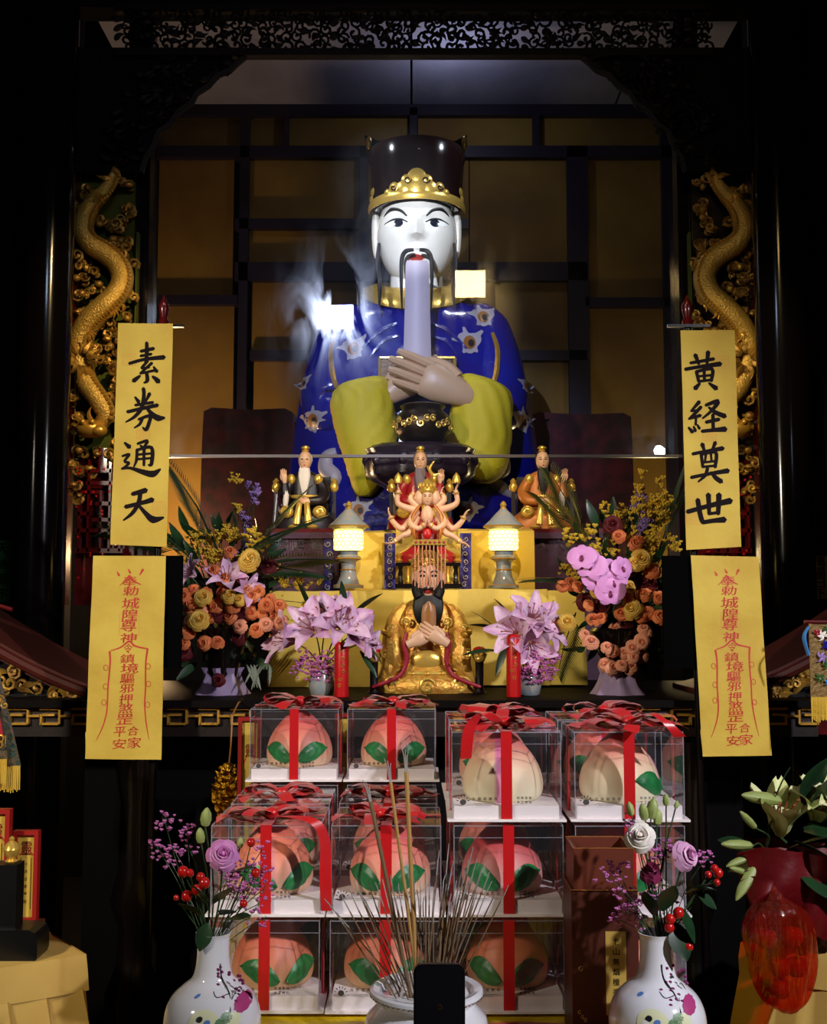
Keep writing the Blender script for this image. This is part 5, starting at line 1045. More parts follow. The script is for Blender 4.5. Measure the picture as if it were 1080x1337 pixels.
for nm, tx, ty, fx, r_, mt in (('tall thick olive incense stick leaning over the burner', 478, 1018, 538, .0034, 'stick_brown'), ('tall tan incense stick in the middle of the burner', 506, 990, 548, .0027, 'stick_tan'), ('tallest thick tan incense stick standing upright in the burner', 529, 975, 545, .0036, 'stick_tan')):
    tip = at(tx, ty, 1.93); ft = V(((fx - 540) * .0013, 1.93, ashm)); t = obj('incense_stick', None, None, ft); tag(t, nm, 'incense stick'); d = tip - ft; m_ = d * .9
    g = G(); g.tube([(0, 0, 0), m_], r_, 8); g.build('stick', _m[mt], t)
    for k in range(3): g = G(); o_ = V((.0025 * (k - 1), 0, 0)); g.tube([m_ + o_ * .4, m_ + (d - m_) * .6 + o_, d + o_ * (2.2) + V((0, 0, -.004 * k))], [r_ * .4, .0009, .0006], 5); g.build('ash_tip', _m['stick_ash'], t)
dv = P('black_device', 'black rounded upright device standing before the incense burner', 'device', 574, 1462, 1.75); dv.setz(TZ)
def rrect(w, h, r, n=6):
    out = []
    for cx, cz_, a0 in ((w / 2 - r, h - r, 0), (-w / 2 + r, h - r, pi / 2), (-w / 2 + r, r * .3, pi), (w / 2 - r, r * .3, 1.5 * pi)):
        for k in range(n + 1): a = a0 + pi / 2 * k / n; out.append((cx + r * cos(a), cz_ + (r if cz_ > r else r * .3) * sin(a)))
    return out
G().poly(rrect(68, 206, 12), 0, 8).build('body', _m['black_plastic'], dv.o, True, 50)
g = G(); pts = rrect(64, 204, 11); g.poly(pts, -1.2, 0); g.build('back_cover', _m['hat_black'], dv.o, True, 50); G().box((0, 14, 10), (50, 34, 20)).build('foot', _m['black_plastic'], dv.o, False); G().ell((0, -1.2, 150), (4, .8, 4), 16, 6).build('emblem', _m['hat_lacquer'], dv.o)
bx = P('incense_box', 'tall brown incense box with raised lip and gold label', 'box', 793, 1420, 2.05); bx.setz(TZ + .001); zz = lambda py: bx.z0(at(793, py, 2.05).z)
G().box((0, 42, zz(1162) / 2), (88, 84, zz(1162))).build('sleeve', _m['box_brown'], bx.o, False)
h1, h2 = zz(1162), zz(1108); g = G()
for sx, sy, wx, wy in ((0, -38, 80, 4), (0, 38, 80, 4), (-38, 0, 4, 76), (38, 0, 4, 76)): g.box((sx, 42 + sy, (h1 + h2) / 2), (wx, wy, h2 - h1))
g.build('inner_tray', _m['box_brown_light'], bx.o, False)
g = G()
for z_ in (h1, h2):
    q = 44 if z_ == h1 else 40
    for a, b in (((-q, 42 - q), (q, 42 - q)), ((-q, 42 + q), (q, 42 + q)), ((-q, 42 - q), (-q, 42 + q)), ((q, 42 - q), (q, 42 + q))): g.tube([(*a, z_), (*b, z_)], .7, 4)
g.build('edge_line', _m['pearl_brown'], bx.o)
a, b = bx.p(792, 1325), bx.p(817, 1216); G().box(((a.x + b.x) / 2, -.6, (a.z + b.z) / 2), (b.x - a.x, 1, b.z - a.z)).build('gold_label', _m['label_gold'], bx.o, False)
for k, c in enumerate('老山無烟檀香'): g = G(); q = bx.p(804.5, 1229 + k * 13.2); add_text(g, c, q.x, q.z, 8.6, 9.4, -1.4, off=.012); g.build('label_character', _m['ink'], bx.o, False)
q = bx.p(804.5, 1307); g = G()
for r_ in (((-4.5, -4.5), (4.5, -4.5)), ((4.5, -4.5), (4.5, 4.5)), ((4.5, 4.5), (-4.5, 4.5)), ((-4.5, 4.5), (-4.5, -4.5)), ((-2, -3), (-2, 3)), ((1.5, -3), (1.5, 3))): g.stroke([(q.x + r_[0][0], q.z + r_[0][1]), (q.x + r_[1][0], q.z + r_[1][1])], .9, -1.4)
g.build('label_seal', _m['vermilion'], bx.o, False)
for px_, py_, r_ in ((759, 1265, 4), (757, 1322, 3), (761, 1328, 3), (765, 1332, 3)): q = bx.p(px_, py_); g = G(); spiral(g, (q.x, q.z), r_, 1.1, 1, .18, 1, -.4, 4, 10); g.build('gold_mark', _m['label_gold'], bx.o)
# ------------------------------------------------------------------ red plaques behind the boxes, candles
def plaque(name, label, x0, x1, yt, yb, Y, zbase, stripes, base=False):
    w_ = at(x1, yt, Y).x - at(x0, yt, Y).x; cx_ = (at(x0, yt, Y).x + at(x1, yt, Y).x) / 2; h_ = at(x0, yt, Y).z - zbase
    t = thing(name, label, 'plaque', (cx_, Y, zbase), group='red framed plaques'); b0 = .02 if base else 0
    if base: G().box((0, 0, .01), (w_ * 1.35, .05, .02)).build('foot', _m['box_brown_light'], t, False)
    fw = w_ * .16
    for c_, d_ in (((-w_ / 2 + fw / 2, 0, (h_ + b0) / 2), (fw, .022, h_ - b0)), ((w_ / 2 - fw / 2, 0, (h_ + b0) / 2), (fw, .022, h_ - b0)), ((0, 0, h_ - fw / 2), (w_ - 2 * fw, .022, fw)), ((0, 0, b0 + fw / 2), (w_ - 2 * fw, .022, fw))): G().box(c_, d_).build('frame_bar', _m['frame_red'], t, False)
    G().box((0, .004, (h_ + b0) / 2), (w_ - 2 * fw, .01, h_ - b0 - 2 * fw)).build('yellow_paper', _m['paper'], t, False)
    g = G(); iw = w_ - 2 * fw; y_ = -.0015
    for sx in (-.3, .3): g.stroke([(iw * sx, b0 + h_ * .12), (iw * sx, h_ * .72)], iw * .035, y_)
    for k, c_ in enumerate(stripes): add_text(g, c_, 0, h_ * .66 - k * h_ * .075, iw * .2, iw * .2, y_, off=.01)
    g.build('fine_print', _m['ink'], t, False)
    g = G(); add_text(g, '靈', 0, h_ * .82, iw * .6, iw * .75, y_, off=.02); g.stroke([(-iw * .4, h_ * .75), (-iw * .2, h_ * .79)], iw * .07, y_); g.stroke([(iw * .4, h_ * .75), (iw * .2, h_ * .79)], iw * .07, y_); g.build('red_emblem', _m['vermilion'], t, False)
    return t
plaque('framed_plaque', 'narrow red framed yellow plaque behind the leftmost back stack', 312, 342, 936, 1100, 2.99, TZ, '')
plaque('framed_plaque', 'narrow red framed yellow plaque behind the gap of the back stacks', 438, 462, 932, 1100, 2.99, TZ, '')
for px, yt, lb in ((446, 838, 'red pillar candle between the pink lilies and gold statue'), (671, 828, 'red pillar candle before the right hand lilies')):
    t = P('pillar_candle', lb, 'candle', px, 905, 3.40, 'red pillar candles'); t.setz(AZ + .001); z = t.z0(at(px, yt, 3.4).z)
    G().lathe([(9.2, 0), (9.6, 2), (9.4, z - 6), (8.4, z - 2), (6, z), (3, z - 1)], 24).build('wax', _m['candle_red'], t.o); g = G(); g.tube([(0, 0, z - 2), (.6, 0, z + 4)], .6, 5); g.build('wick', _m['hair'], t.o)
    for k in range(6): g = G(); spiral(g, (rnd(-3, 3), z - 12 - k * 9), 3.2, 1.1, rnd(0, 6), .2, 1, -9.2, 4, 9); g.build('gold_motif', _m['gold'], t.o)
# ------------------------------------------------------------------ flowers: shared blossoms
def petal(g, base, ang, r0, r1, h0, h1, wd, curl=.0, nu=4, nv=4, cup=.25):
    d = V((cos(ang), sin(ang), 0)); s_ = V((-sin(ang), cos(ang), 0))
    def f(u, v):
        q = (u - .5) * 2; r = r0 + (r1 - r0) * v; z = h0 + (h1 - h0) * v ** .8 - curl * max(0, v - .6) ** 2 * 6; w = wd * (sin(pi * min(1, .12 + v * .64)) ** .7)
        return V(base) + d * (r - cup * w * q * q) + s_ * w * q + V((0, 0, z - .10 * wd * q * q * v))
    g.grid(f, nu, nv)
def rose_mesh(name, mat, seed=1, open_=1.0):
    r = random.Random(seed); g = G(); g.ell((0, 0, .28), (.2, .2, .3), 8, 6)
    for n, r0, r1, h0, h1, wd, cu in ((3, .05, .2, .1, .72, .30, 0), (4, .08, .36, .05, .70, .36, .1), (5, .1, .58 * open_, 0, .62, .42, .22), (6, .12, .86 * open_, -.05, .48, .48, .4), (6, .12, 1.05 * open_, -.1, .28, .52, .5)):
        o = r.uniform(0, 6)
        for k in range(n): petal(g, (0, 0, 0), o + 2 * pi * k / n + r.uniform(-.15, .15), r0, r1 * r.uniform(.92, 1.06), h0, h1 * r.uniform(.92, 1.06), wd, cu)
    return g.mesh(name, mat)
def lily_mesh(name, mat, seed=2, recurve=1.0, closed=0.0):
    r = random.Random(seed); g = G()
    for k in range(6):
        a = 2 * pi * k / 6 + r.uniform(-.12, .12); d = V((cos(a), sin(a), 0)); s_ = V((-sin(a), cos(a), 0)); W_ = .30 if k % 2 else .22; rc = recurve * r.uniform(.8, 1.2)
        def f(u, v):
            q = (u - .5) * 2; rad = (.05 + .95 * v ** 1.5) * (1 - closed * .72); z = .95 * v - rc * .95 * max(0, v - .5) ** 1.6 * (1 - closed); w = W_ * sin(pi * (.06 + .90 * v)) ** .85
            return d * rad + s_ * w * q + V((0, 0, z + .10 * q * q * (1 if v > .2 else 0) + .02 * sin(9 * v + k) * q))
        g.grid(f, 4, 10)
    me = g.mesh(name, mat, True, 80); return me
STAM = G()
for k in range(6):
    a = 2 * pi * k / 6 + .4; STAM.tube([(0, 0, .1), (.12 * cos(a), .12 * sin(a), .5), (.26 * cos(a), .26 * sin(a), .82)], .014, 5); STAM.ell((.27 * cos(a), .27 * sin(a), .83), (.05, .03, .025), 6, 4)
STAM_ME = STAM.mesh('stamens', _m['stamen'])
def orchid_mesh():
    g = G()
    for a, L, W_ in ((pi / 2, .9, .42), (pi / 2 + 1.35, 1, .62), (pi / 2 - 1.35, 1, .62), (pi / 2 + 2.5, .9, .42), (pi / 2 - 2.5, .9, .42)):
        d = V((cos(a), sin(a), 0)); s_ = V((-sin(a), cos(a), 0)); g.grid(lambda u, v: d * L * v + s_ * W_ * (u - .5) * 2 * sin(pi * min(1, .1 + .85 * v)) ** .6 + V((0, 0, .14 * sin(pi * v) - .1 * (u - .5) ** 2)), 5, 6)
    return g.mesh('blossom', _m['petal_orchid'], True, 80)
ORCH = orchid_mesh(); g = G(); g.ell((0, -.16, .16), (.12, .2, .14), 10, 6); g.ell((0, .05, .14), (.08, .08, .12), 8, 5); ORCH_LIP = g.mesh('lip', _m['petal_wine'])
def leaf_me(name, mat, wd=.16, droop=.35, seg=8):
    g = G(); g.sheet(lambda u, v: V((wd * (u - .5) * 2 * sin(pi * (.04 + .94 * v)) ** .9, droop * v * v * -1 + .12 * wd * abs(u - .5), v)), 4, seg, (0, .006, 0)); return g.mesh(name, mat, True, 60)
LEAFS = {k: leaf_me('leaf', _m[k]) for k in ('leaf_dark', 'leaf_mid', 'leaf_silver')}; LANCE = leaf_me('leaf', _m['leaf_dark'], .11, .25); BROAD = leaf_me('leaf', _m['leaf_dark'], .32, .2); BLADE = leaf_me('leaf', _m['leaf_silver'], .05, .3)
def frond_mesh():
    g = G(); g.tube([(0, 0, 0), (0, -.06, .5), (0, -.2, 1)], [.012, .01, .004], 5)
    for i in range(26):
        t = .1 + .9 * i / 26
        for m_ in (1, -1):
            b = V((0, -.2 * t * t, t)); L = .5 * (1 - .55 * t) * (.6 + .6 * min(1, t * 3)); e = b + V((m_ * L * .85, -.10 * L - .2 * L * L, L * .62)); mid = b.lerp(e, .5) + V((0, -.02, .02)); n_ = (e - b).normalized().cross(V((0, 1, 0))) * .014
            g.add([b, mid + n_, e, mid - n_], [(0, 1, 2, 3)])
    return g.mesh('palm_frond', _m['leaf_dark'], False)
FROND = frond_mesh()
ROSES = {k: rose_mesh('rose', _m[m_], sd) for k, m_, sd in (('o', 'petal_orange', 1), ('p', 'petal_peach', 2), ('y', 'petal_yellow', 3), ('d', 'petal_dark', 4), ('w', 'petal_white', 5), ('k', 'petal_rosepink', 6), ('v', 'petal_pink', 7))}
BUD = rose_mesh('bud', _m['petal_wine'], 8, .55); LILY = {k: lily_mesh('lily', _m[m_], sd, rc, cl) for k, m_, sd, rc, cl in (('l', 'petal_lilac', 1, 1.1, 0), ('m', 'petal_lilac', 4, .9, .1), ('c', 'lily_cream', 2, .4, .45), ('s', 'lily_cream', 5, .9, .1))}
g = G(); g.lathe([(.02, 0), (.22, .12), (.3, .4), (.26, .75), (.12, .98), (.03, 1.05)], 10, fold=.05, k=3); BUDG = g.mesh('bud', _m['bud_green'])
g = G(); g.ell((0, 0, 0), (1, 1, 1.05), 14, 10); BERRY = g.mesh('berry', _m['berry'])
def spray(parent, base, tips, mat, rad, n, rr, seed, stem='stem', name='floret_spray', r_stem=.0008):
    r = random.Random(seed); base = V(base); gs, gf = G(), G()
    for tp in tips:
        tp = V(tp); mid = base.lerp(tp, .55) + V((r.uniform(-.01, .01), r.uniform(-.01, .01), .01)); gs.tube(catmull([base, mid, tp], 4), r_stem, 4)
        for k in range(n):
            d = V((r.gauss(0, 1), r.gauss(0, .8), r.gauss(0, 1))); d = d.normalized() * rad * r.random() ** .5; c = tp + d
            gs.add([tp - d * .5 + V((r_stem * .5, 0, 0)), tp - d * .5 - V((r_stem * .5, 0, 0)), c], [(0, 1, 2)]); q = rr * r.uniform(.7, 1.25); gf.octa(c, q)
            gf.octa(c + V((q * .7, -q * .5, q * .3)), q * .7); gf.octa(c + V((-q * .6, -q * .5, q * .5)), q * .65)
    a = gs.build('sprig', _m[stem], parent, False); b = gf.build(name, _m[mat], parent, True, 20, kind='stuff'); return a, b
def stem_to(parent, base, tip, r=.0018, bend=.02, mat='stem'):
    base, tip = V(base), V(tip); m_ = base.lerp(tip, .5) + V((rnd(-bend, bend), rnd(-bend, bend) * .5, bend * .4)); g = G(); g.tube(catmull([base, m_, tip], 4), [r * 1.1, r], 5); return g.build('stem', _m[mat], parent)
def bl(parent, kind, c, size, d=(0, -1, .25), roll=None, name=None):
    """place one blossom of the given shared mesh"""
    me = ROSES.get(kind) or LILY.get(kind) or kind; nm = name or me.name.split('.')[0]
    o = obj(nm, me, parent, c, qdir(d, rnd(0, 6) if roll is None else roll), size)
    if kind in ('l', 'm', 's', 'c'): obj('stamens', STAM_ME, o)
    return o
# ------------------------------------------------------------------ the two big arrangements on the altar
def arrangement(label, px, Y, side):
    """side -1: with pink lilies; +1: with orchids"""
    B = at(px, 915, Y); B.z = AZ
    vs = thing('flower_vase', 'dark vase in a pale lilac wrap holding the %s arrangement' % ('pink lily' if side < 0 else 'pink orchid'), 'vase', B + V((0, 0, .001)), None, 'dark flower vases')
    G().lathe([(.05, 0), (.055, .01), (.045, .04), (.06, .12), (.085, .19), (.075, .2)], 24).build('body', _m['black_wood'], vs)
    g = G(); rows = [ring(0, 0, z, r_, r_, 40, f, 7, z * 20) for z, r_, f in ((.0, .082, .08), (.018, .068, .10), (.04, .056, .12), (.062, .05, .14), (.08, .056, .2))]; g.loft(rows, True, False); g.build('paper_wrap', _m['wrap_lilac'], vs)
    A = thing('flower_arrangement', ('tall arrangement of orange roses, pink lilies and palm fronds' if side < 0 else 'tall arrangement of orange roses with a pink orchid spray'), 'flower arrangement', B + V((0, 0, .2)))
    L = lambda x, y, dy=0: at(x, y, Y + dy) - B - V((0, 0, .2))
    mpx = Y / 1500
    g = G()                                                    # foliage mass behind the blossoms
    r = random.Random(20 + side); N = 110
    for i in range(N):
        a = r.uniform(0, 2 * pi); q = r.random() ** .6; x = px + side * 0 + 72 * q * cos(a); y = 780 + 100 * q * sin(a); c = L(x, y, r.uniform(-.02, .10)); o = obj('leaf', LEAFS['leaf_dark'], A, c, qdir(V((cos(a), r.uniform(-1.2, -.1), -sin(a) * .8 + .3)), r.uniform(0, 6)), r.uniform(.05, .1))
    for i in range(26):
        a = r.uniform(0, 6.28); stem_to(A, (r.uniform(-.03, .03), r.uniform(-.03, .03), -.05), L(px + 60 * cos(a), 760 + 80 * sin(a), .03), .002, .02)
    return A, L, vs, mpx
A, L, vs, k = arrangement('', 290, 3.52, -1)
def mir(x): return x
OR = [(262, 800), (247, 795), (280, 792), (290, 775), (300, 798), (268, 775), (240, 778), (300, 805), (325, 790), (330, 778), (342, 800), (348, 790), (313, 818), (284, 838), (265, 838), (246, 825), (248, 812), (240, 840), (266, 840), (335, 822), (347, 815), (365, 790), (358, 805), (352, 782), (366, 812), (328, 800), (252, 770), (278, 745), (312, 745), (300, 720), (250, 787), (275, 806), (322, 770), (338, 772), (290, 755), (305, 790)]
for i, (x, y) in enumerate(OR): bl(A, 'o' if i % 4 else 'p', L(x, y, rnd(-.10, -.06)), k * rnd(7.5, 11) , (rnd(-.5, .5), -1, rnd(0, .6)))
for x, y, s_ in ((260, 809, 14), (265, 780, 12), (299, 778, 10), (325, 732, 14), (312, 783, 9), (328, 728, 13)): bl(A, 'y', L(x, y, -.11), k * s_, (rnd(-.3, .3), -1, .3))
for x, y in ((285, 800), (310, 830), (334, 785), (318, 800), (240, 850), (350, 740), (300, 760)): bl(A, 'd', L(x, y, -.06), k * 13, (rnd(-.3, .3), -1, .2))
for x, y, s_, d in ((298, 762, 30, (0, -1, .9)), (256, 752, 24, (-.8, -.8, .5)), (318, 772, 24, (.8, -.9, .2))): bl(A, 'l', L(x, y, -.07), k * s_, d)
for i in range(16):
    x, y = rnd(225, 345), rnd(690, 745); spray(A, L(295, 790), [L(x, y, rnd(-.05, .05))], 'floret_yellow', k * 14, 20, k * 2.7, i)
for i in range(9):
    x = 318 + rnd(-16, 16); y = 625 + i * 13; spray(A, L(305, 780), [L(x, y, rnd(-.02, .04))], 'floret_violet' if i % 3 else 'floret_yellow', k * 10, 13, k * 2.6, 50 + i)
for x, y, sc, d in ((300, 730, .3, (.95, -.25, .65)), (320, 740, .3, (.9, -.4, .25)), (310, 740, .26, (1, -.2, .1)), (260, 740, .28, (-.75, -.1, .9)), (285, 720, .3, (-.35, 0, 1)), (240, 720, .24, (-1, -.2, .45)), (330, 720, .26, (.55, -.2, .9))):
    obj('palm_frond', FROND, A, L(x, y, 0), qdir(d, rnd(-.4, .4)), sc)
for i in range(14): x, y = rnd(350, 420), rnd(745, 800); spray(A, L(320, 790), [L(x, y, -.04)], 'floret_yellow', k * 10, 8, k * 2.4, 80 + i)
for i in range(7): obj('leaf', BLADE, A, L(322 + i * 5, 868, -.06), qdir((rnd(-.7, .7), -.9, -.35), rnd(-.5, .5)), .09 + .012 * (i % 3))
bl(A, 'd', L(285, 888, -.12), k * 9, (0, -1, .2))
A2, L, vs, k = arrangement('', 808, 3.52, 1)
OR2 = [(764, 828), (775, 808), (803, 820), (800, 850), (838, 805), (840, 820), (815, 852), (828, 858), (836, 856), (790, 867), (812, 868), (824, 870), (800, 872), (835, 795), (820, 780), (818, 768), (840, 775), (860, 780), (852, 745), (845, 800), (770, 790), (785, 806), (830, 845), (838, 838), (842, 826), (793, 845), (755, 765), (735, 765), (830, 710), (808, 700), (835, 705), (812, 800), (772, 838), (826, 846), (746, 762), (862, 805)]
for i, (x, y) in enumerate(OR2): bl(A2, 'p' if y > 815 else 'o', L(x, y, rnd(-.10, -.06)), k * rnd(7.5, 11.5), (rnd(-.5, .5), -1, rnd(0, .6)))
for x, y, s_ in ((838, 730, 14), (824, 795, 14), (740, 812, 12), (780, 772, 9), (830, 735, 11), (822, 765, 9)): bl(A2, 'y', L(x, y, -.10), k * s_, (rnd(-.3, .3), -1, .3))
for x, y in ((785, 790), (840, 762), (815, 815), (765, 785), (800, 685), (825, 745), (850, 760)): bl(A2, 'd', L(x, y, -.06), k * 13, (rnd(-.3, .3), -1, .2))
for x, y, s_, d in ((772, 738, 21, (-.2, -1, .1)), (788, 746, 20, (.3, -1, 0)), (800, 760, 21, (.2, -1, -.1)), (760, 728, 19, (-.3, -1, .3)), (797, 773, 20, (0, -1, -.2)), (812, 742, 17, (.6, -1, .2)), (778, 756, 18, (0, -1, -.1))):
    o = obj('orchid_blossom', ORCH, A2, L(x, y, -.13 + rnd(-.02, 0)), qdir(d, 0) @ Quaternion((0, 0, 1), rnd(-.3, .3)), k * s_); obj('lip', ORCH_LIP, o)
g = G(); g.tube(catmull([L(800, 800, -.05), L(815, 750, -.09), L(790, 735, -.11), L(762, 726, -.11)], 5), .002, 5); g.build('orchid_stem', _m['stem'], A2)
for i in range(20):
    x, y = rnd(765, 880), rnd(650, 720); spray(A2, L(815, 790), [L(x, y, rnd(-.05, .05))], 'floret_yellow', k * 14, 18, k * 2.7, 120 + i)
for i in range(6): spray(A2, L(820, 780), [L(832 + rnd(-12, 14), 645 + i * 9, rnd(-.02, .04))], 'floret_violet', k * 9, 12, k * 2.7, 150 + i)
for i in range(8): spray(A2, L(820, 780), [L(848 + rnd(-14, 14), 618 + i * 10, rnd(-.02, .04))], 'floret_yellow', k * 8, 10, k * 2.5, 170 + i)
for i in range(12): x, y = rnd(715, 770), rnd(690, 770); spray(A2, L(790, 790), [L(x, y, -.04)], 'floret_yellow', k * 10, 8, k * 2.4, 190 + i)
for x, y, sc, d in ((860, 720, .26, (.25, 0, 1)), (868, 700, .28, (.12, 0, 1)), (775, 720, .24, (-.6, -.1, .9)), (845, 700, .24, (.5, -.2, .9)), (770, 760, .22, (-.9, -.3, .2)), (752, 800, .2, (-.5, -.3, -.9)), (760, 700, .22, (-.3, -.1, 1))):
    obj('palm_frond', FROND, A2, L(x, y, .02), qdir(d, rnd(-.4, .4)), sc)
# ------------------------------------------------------------------ pink lilies in low vases beside the gold statue
def low_lilies(label, vlabel, px, lil, leaves, spr, Y=3.47):
    B = at(px, 905, Y); B.z = AZ; v = thing('small_vase', vlabel, 'vase', B + V((0, 0, .001)), None, 'small vases with pink lilies'); G().lathe([(.03, 0), (.034, .004), (.04, .03), (.034, .055), (.03, .075), (.034, .082)], 24).build('body', _m['porcelain_grey'], v); G().lathe([(.0345, .079), (.0355, .0825), (.0335, .085)], 24).build('rim', _m['gold'], v)
    t = thing('lily_bouquet', label, 'bouquet', B + V((0, 0, .085))); L = lambda x, y, dy=0: at(x, y, Y + dy) - B - V((0, 0, .085)); k = Y / 1500
    for kd, x, y, s_, d in lil: bl(t, kd, L(x, y, -.02), k * s_, d); stem_to(t, (rnd(-.01, .01), 0, -.02), L(x, y, -.01), .002)
    for x, y, d, s_ in leaves: obj('leaf', LANCE, t, L(x, y, -.01), qdir(d, rnd(-.6, .6)), k * s_)
    for i, (x, y) in enumerate(spr): spray(t, (0, 0, 0), [L(x, y, -.03 + rnd(-.02, .02))], 'floret_pink', k * 13, 34, k * 1.7, 300 + i + px)
    return t
low_lilies('pink lilies with purple sprays at the left of the gold statue', 'small grey vase at the left of the gold statue', 420,
           [('l', 440, 822, 44, (.3, -.8, .55)), ('l', 412, 826, 40, (-.3, -.9, .5)), ('m', 385, 838, 38, (-.9, -.5, .25)), ('l', 455, 832, 36, (.7, -.8, .35)), ('m', 425, 815, 34, (-.1, -.6, 1)), ('m', 470, 840, 26, (.9, -.5, .0))],
           [(405, 800, (-.2, -.2, 1), 46), (450, 800, (-.05, -.2, 1), 44), (460, 805, (.7, -.3, .8), 52), (465, 830, (.8, -.4, -.5), 52), (470, 850, (.7, -.4, -.8), 40), (430, 800, (-.6, -.2, .5), 36), (395, 815, (-.9, -.2, .4), 40)],
           [(400, 858), (415, 868), (390, 872), (428, 862), (408, 880), (422, 882), (435, 874)])
low_lilies('pink lilies with purple sprays at the right of the gold statue', 'small grey vase at the right of the gold statue', 690,
           [('l', 690, 815, 38, (.3, -.8, .6)), ('m', 678, 828, 40, (-.5, -.9, .3)), ('l', 705, 822, 34, (.8, -.7, .25)), ('m', 692, 838, 36, (.1, -1, -.3))],
           [(655, 830, (-.7, -.2, .9), 50), (650, 850, (-.9, -.3, .1), 46), (662, 840, (-.4, -.4, -.9), 44), (650, 822, (-.9, -.2, .35), 40), (668, 810, (-.5, -.1, 1), 36)],
           [(700, 858), (712, 866), (690, 870), (720, 858), (705, 880), (692, 882), (716, 878)])
# ------------------------------------------------------------------ front porcelain vases with lisianthus
def front_vase(px, label, Y, tilt_paint):
    t = P('porcelain_vase', label, 'vase', px, 1420, Y, 'white bottle vases with painted blossoms'); t.setz(TZ + .0005); z = lambda py: t.z0(at(px, py, Y).z)
    g = G(); zt = z(1217)
    prof = [(38, 0), (42, 3), (44, 10), (56, z(1378)), (63, z(1345)), (62, z(1320)), (54, z(1300)), (40, z(1286)), (28, z(1276)), (23, z(1262)), (21, z(1242)), (21.5, zt - 5), (23.5, zt), (21.5, zt), (19, zt - 6), (17, z(1262))]
    rows = interp_rows([list(q) for q in prof[:12]], 60) + [list(q) for q in prof[12:]]
    g.lathe([tuple(q) for q in rows], 56); b = g.build('body', _m['porcelain'], t.o); bv = bvh_of(g)
    def deco(name, mat, pts, r_): q = G(); [q.tube(catmull([hit(x, y) for x, y in ps], 5), rr_, 5) for ps, rr_ in zip(pts, r_)]; q.build(name, _m[mat], b)
    def hit(x, y, off=.5):
        q = t.p(x, y, -40); h_ = bv.ray_cast(V((q.x, -300, q.z)), V((0, 1, 0)))[0]; return V((q.x, (h_.y if h_ is not None else -30) - off, q.z))
    o = tilt_paint
    for ps, rr_ in zip([[(px + 26 + o, 1318), (px + 22 + o, 1300), (px + 10 + o, 1282), (px + 8 + o, 1265)], [(px + 22 + o, 1300), (px + 8 + o, 1302), (px + 2 + o, 1296)], [(px + 26 + o, 1306), (px + 34 + o, 1292), (px + 40 + o, 1298)]], (.9, .7, .7)): q = G(); q.tube(catmull([hit(*c_) for c_ in ps], 5), rr_, 5); q.build('painted_branch', _m['paint_black'], b)
    for i in range(22):
        x, y = px + o + rnd(4, 40), rnd(1268, 1310); c = hit(x, y); q = G(); q.ell(c, (2.4, .5, 2.2), 8, 5); q.build('painted_bud', _m['paint_plum'], b)
    for x, y, r_, mt in ((px + 40 + o, 1312, 10, 'paint_pink'), (px + 30 + o, 1328, 9, 'paint_cream'), (px + 22 + o, 1324, 7, 'paint_green'), (px + 14 + o, 1330, 6, 'paint_green')):
        q = t.p(x, y, -40); decal(bv, (q.x, q.z), [(r_ * (1 + .07 * sin(11 * a)) * cos(a), r_ * (1 + .07 * sin(11 * a)) * sin(a)) for a in [2 * pi * i / 28 for i in range(28)]], mt, 'painted_flower', b, .9, 6, -300)
    q = t.p(px - 8, 1335, -50); decal(bv, (q.x, q.z), oval(20, 18, 28), 'paint_cream', 'medallion', b, .7, 6, -300)
    for x, y, mt in ((px - 14, 1328, 'paint_black'), (px - 4, 1332, 'paint_blue'), (px - 18, 1334, 'eye_white')): q = t.p(x, y, -50); decal(bv, (q.x, q.z), oval(4.5, 3.5, 12, .5), mt, 'painted_bird', b, 1.1, 3, -300)
    q = t.p(px - 20, 1304, -50); decal(bv, (q.x, q.z), oval(4.5, 1.6, 12, .5), 'paint_blue', 'painted_bird', b, .7, 3, -300)
    return t, zt
def vase_flowers(label, px, Y, roses, buds, berries, sprays, leaves, zt_py=1219):
    B = at(px, zt_py, Y); t = thing('vase_bouquet', label, 'bouquet', B - V((0, 0, .05))); L = lambda x, y, dy=0: at(x, y, Y + dy) - B + V((0, 0, .05)); k = Y / 1500; base = V((0, 0, .02))
    for kd, x, y, s_, d, dy in roses: c = L(x, y, dy); bl(t, kd, c, k * s_, d); stem_to(t, base + V((rnd(-.012, .012), rnd(-.01, .01), 0)), c - V(d).normalized() * .004, .0016, .01)
    for x, y, s_, d in buds: c = L(x, y, -.01); obj('bud', BUDG, t, c, qdir(d, 0), k * s_); stem_to(t, base + V((rnd(-.012, .012), 0, 0)), c, .0013, .012)
    for x, y, s_ in berries: c = L(x, y, -.03); obj('berry', BERRY, t, c, None, k * s_); stem_to(t, base + V((rnd(-.012, .012), -.005, 0)), c, .0009, .012)
    for i, (x, y, n) in enumerate(sprays): spray(t, base + V((rnd(-.01, .01), 0, 0)), [L(x, y, rnd(-.03, .02))], 'floret_pink', k * 15, n, k * 2.1, 400 + i + px, 'stem', 'floret_spray', .0007)
    for x, y, d, s_ in leaves: obj('leaf', BROAD, t, L(x, y, -.02), qdir(d, rnd(-.5, .5)), k * s_)
    return t
front_vase(276, 'white bottle vase painted with plum branch, holding the pink rose bouquet', 1.93, 0)
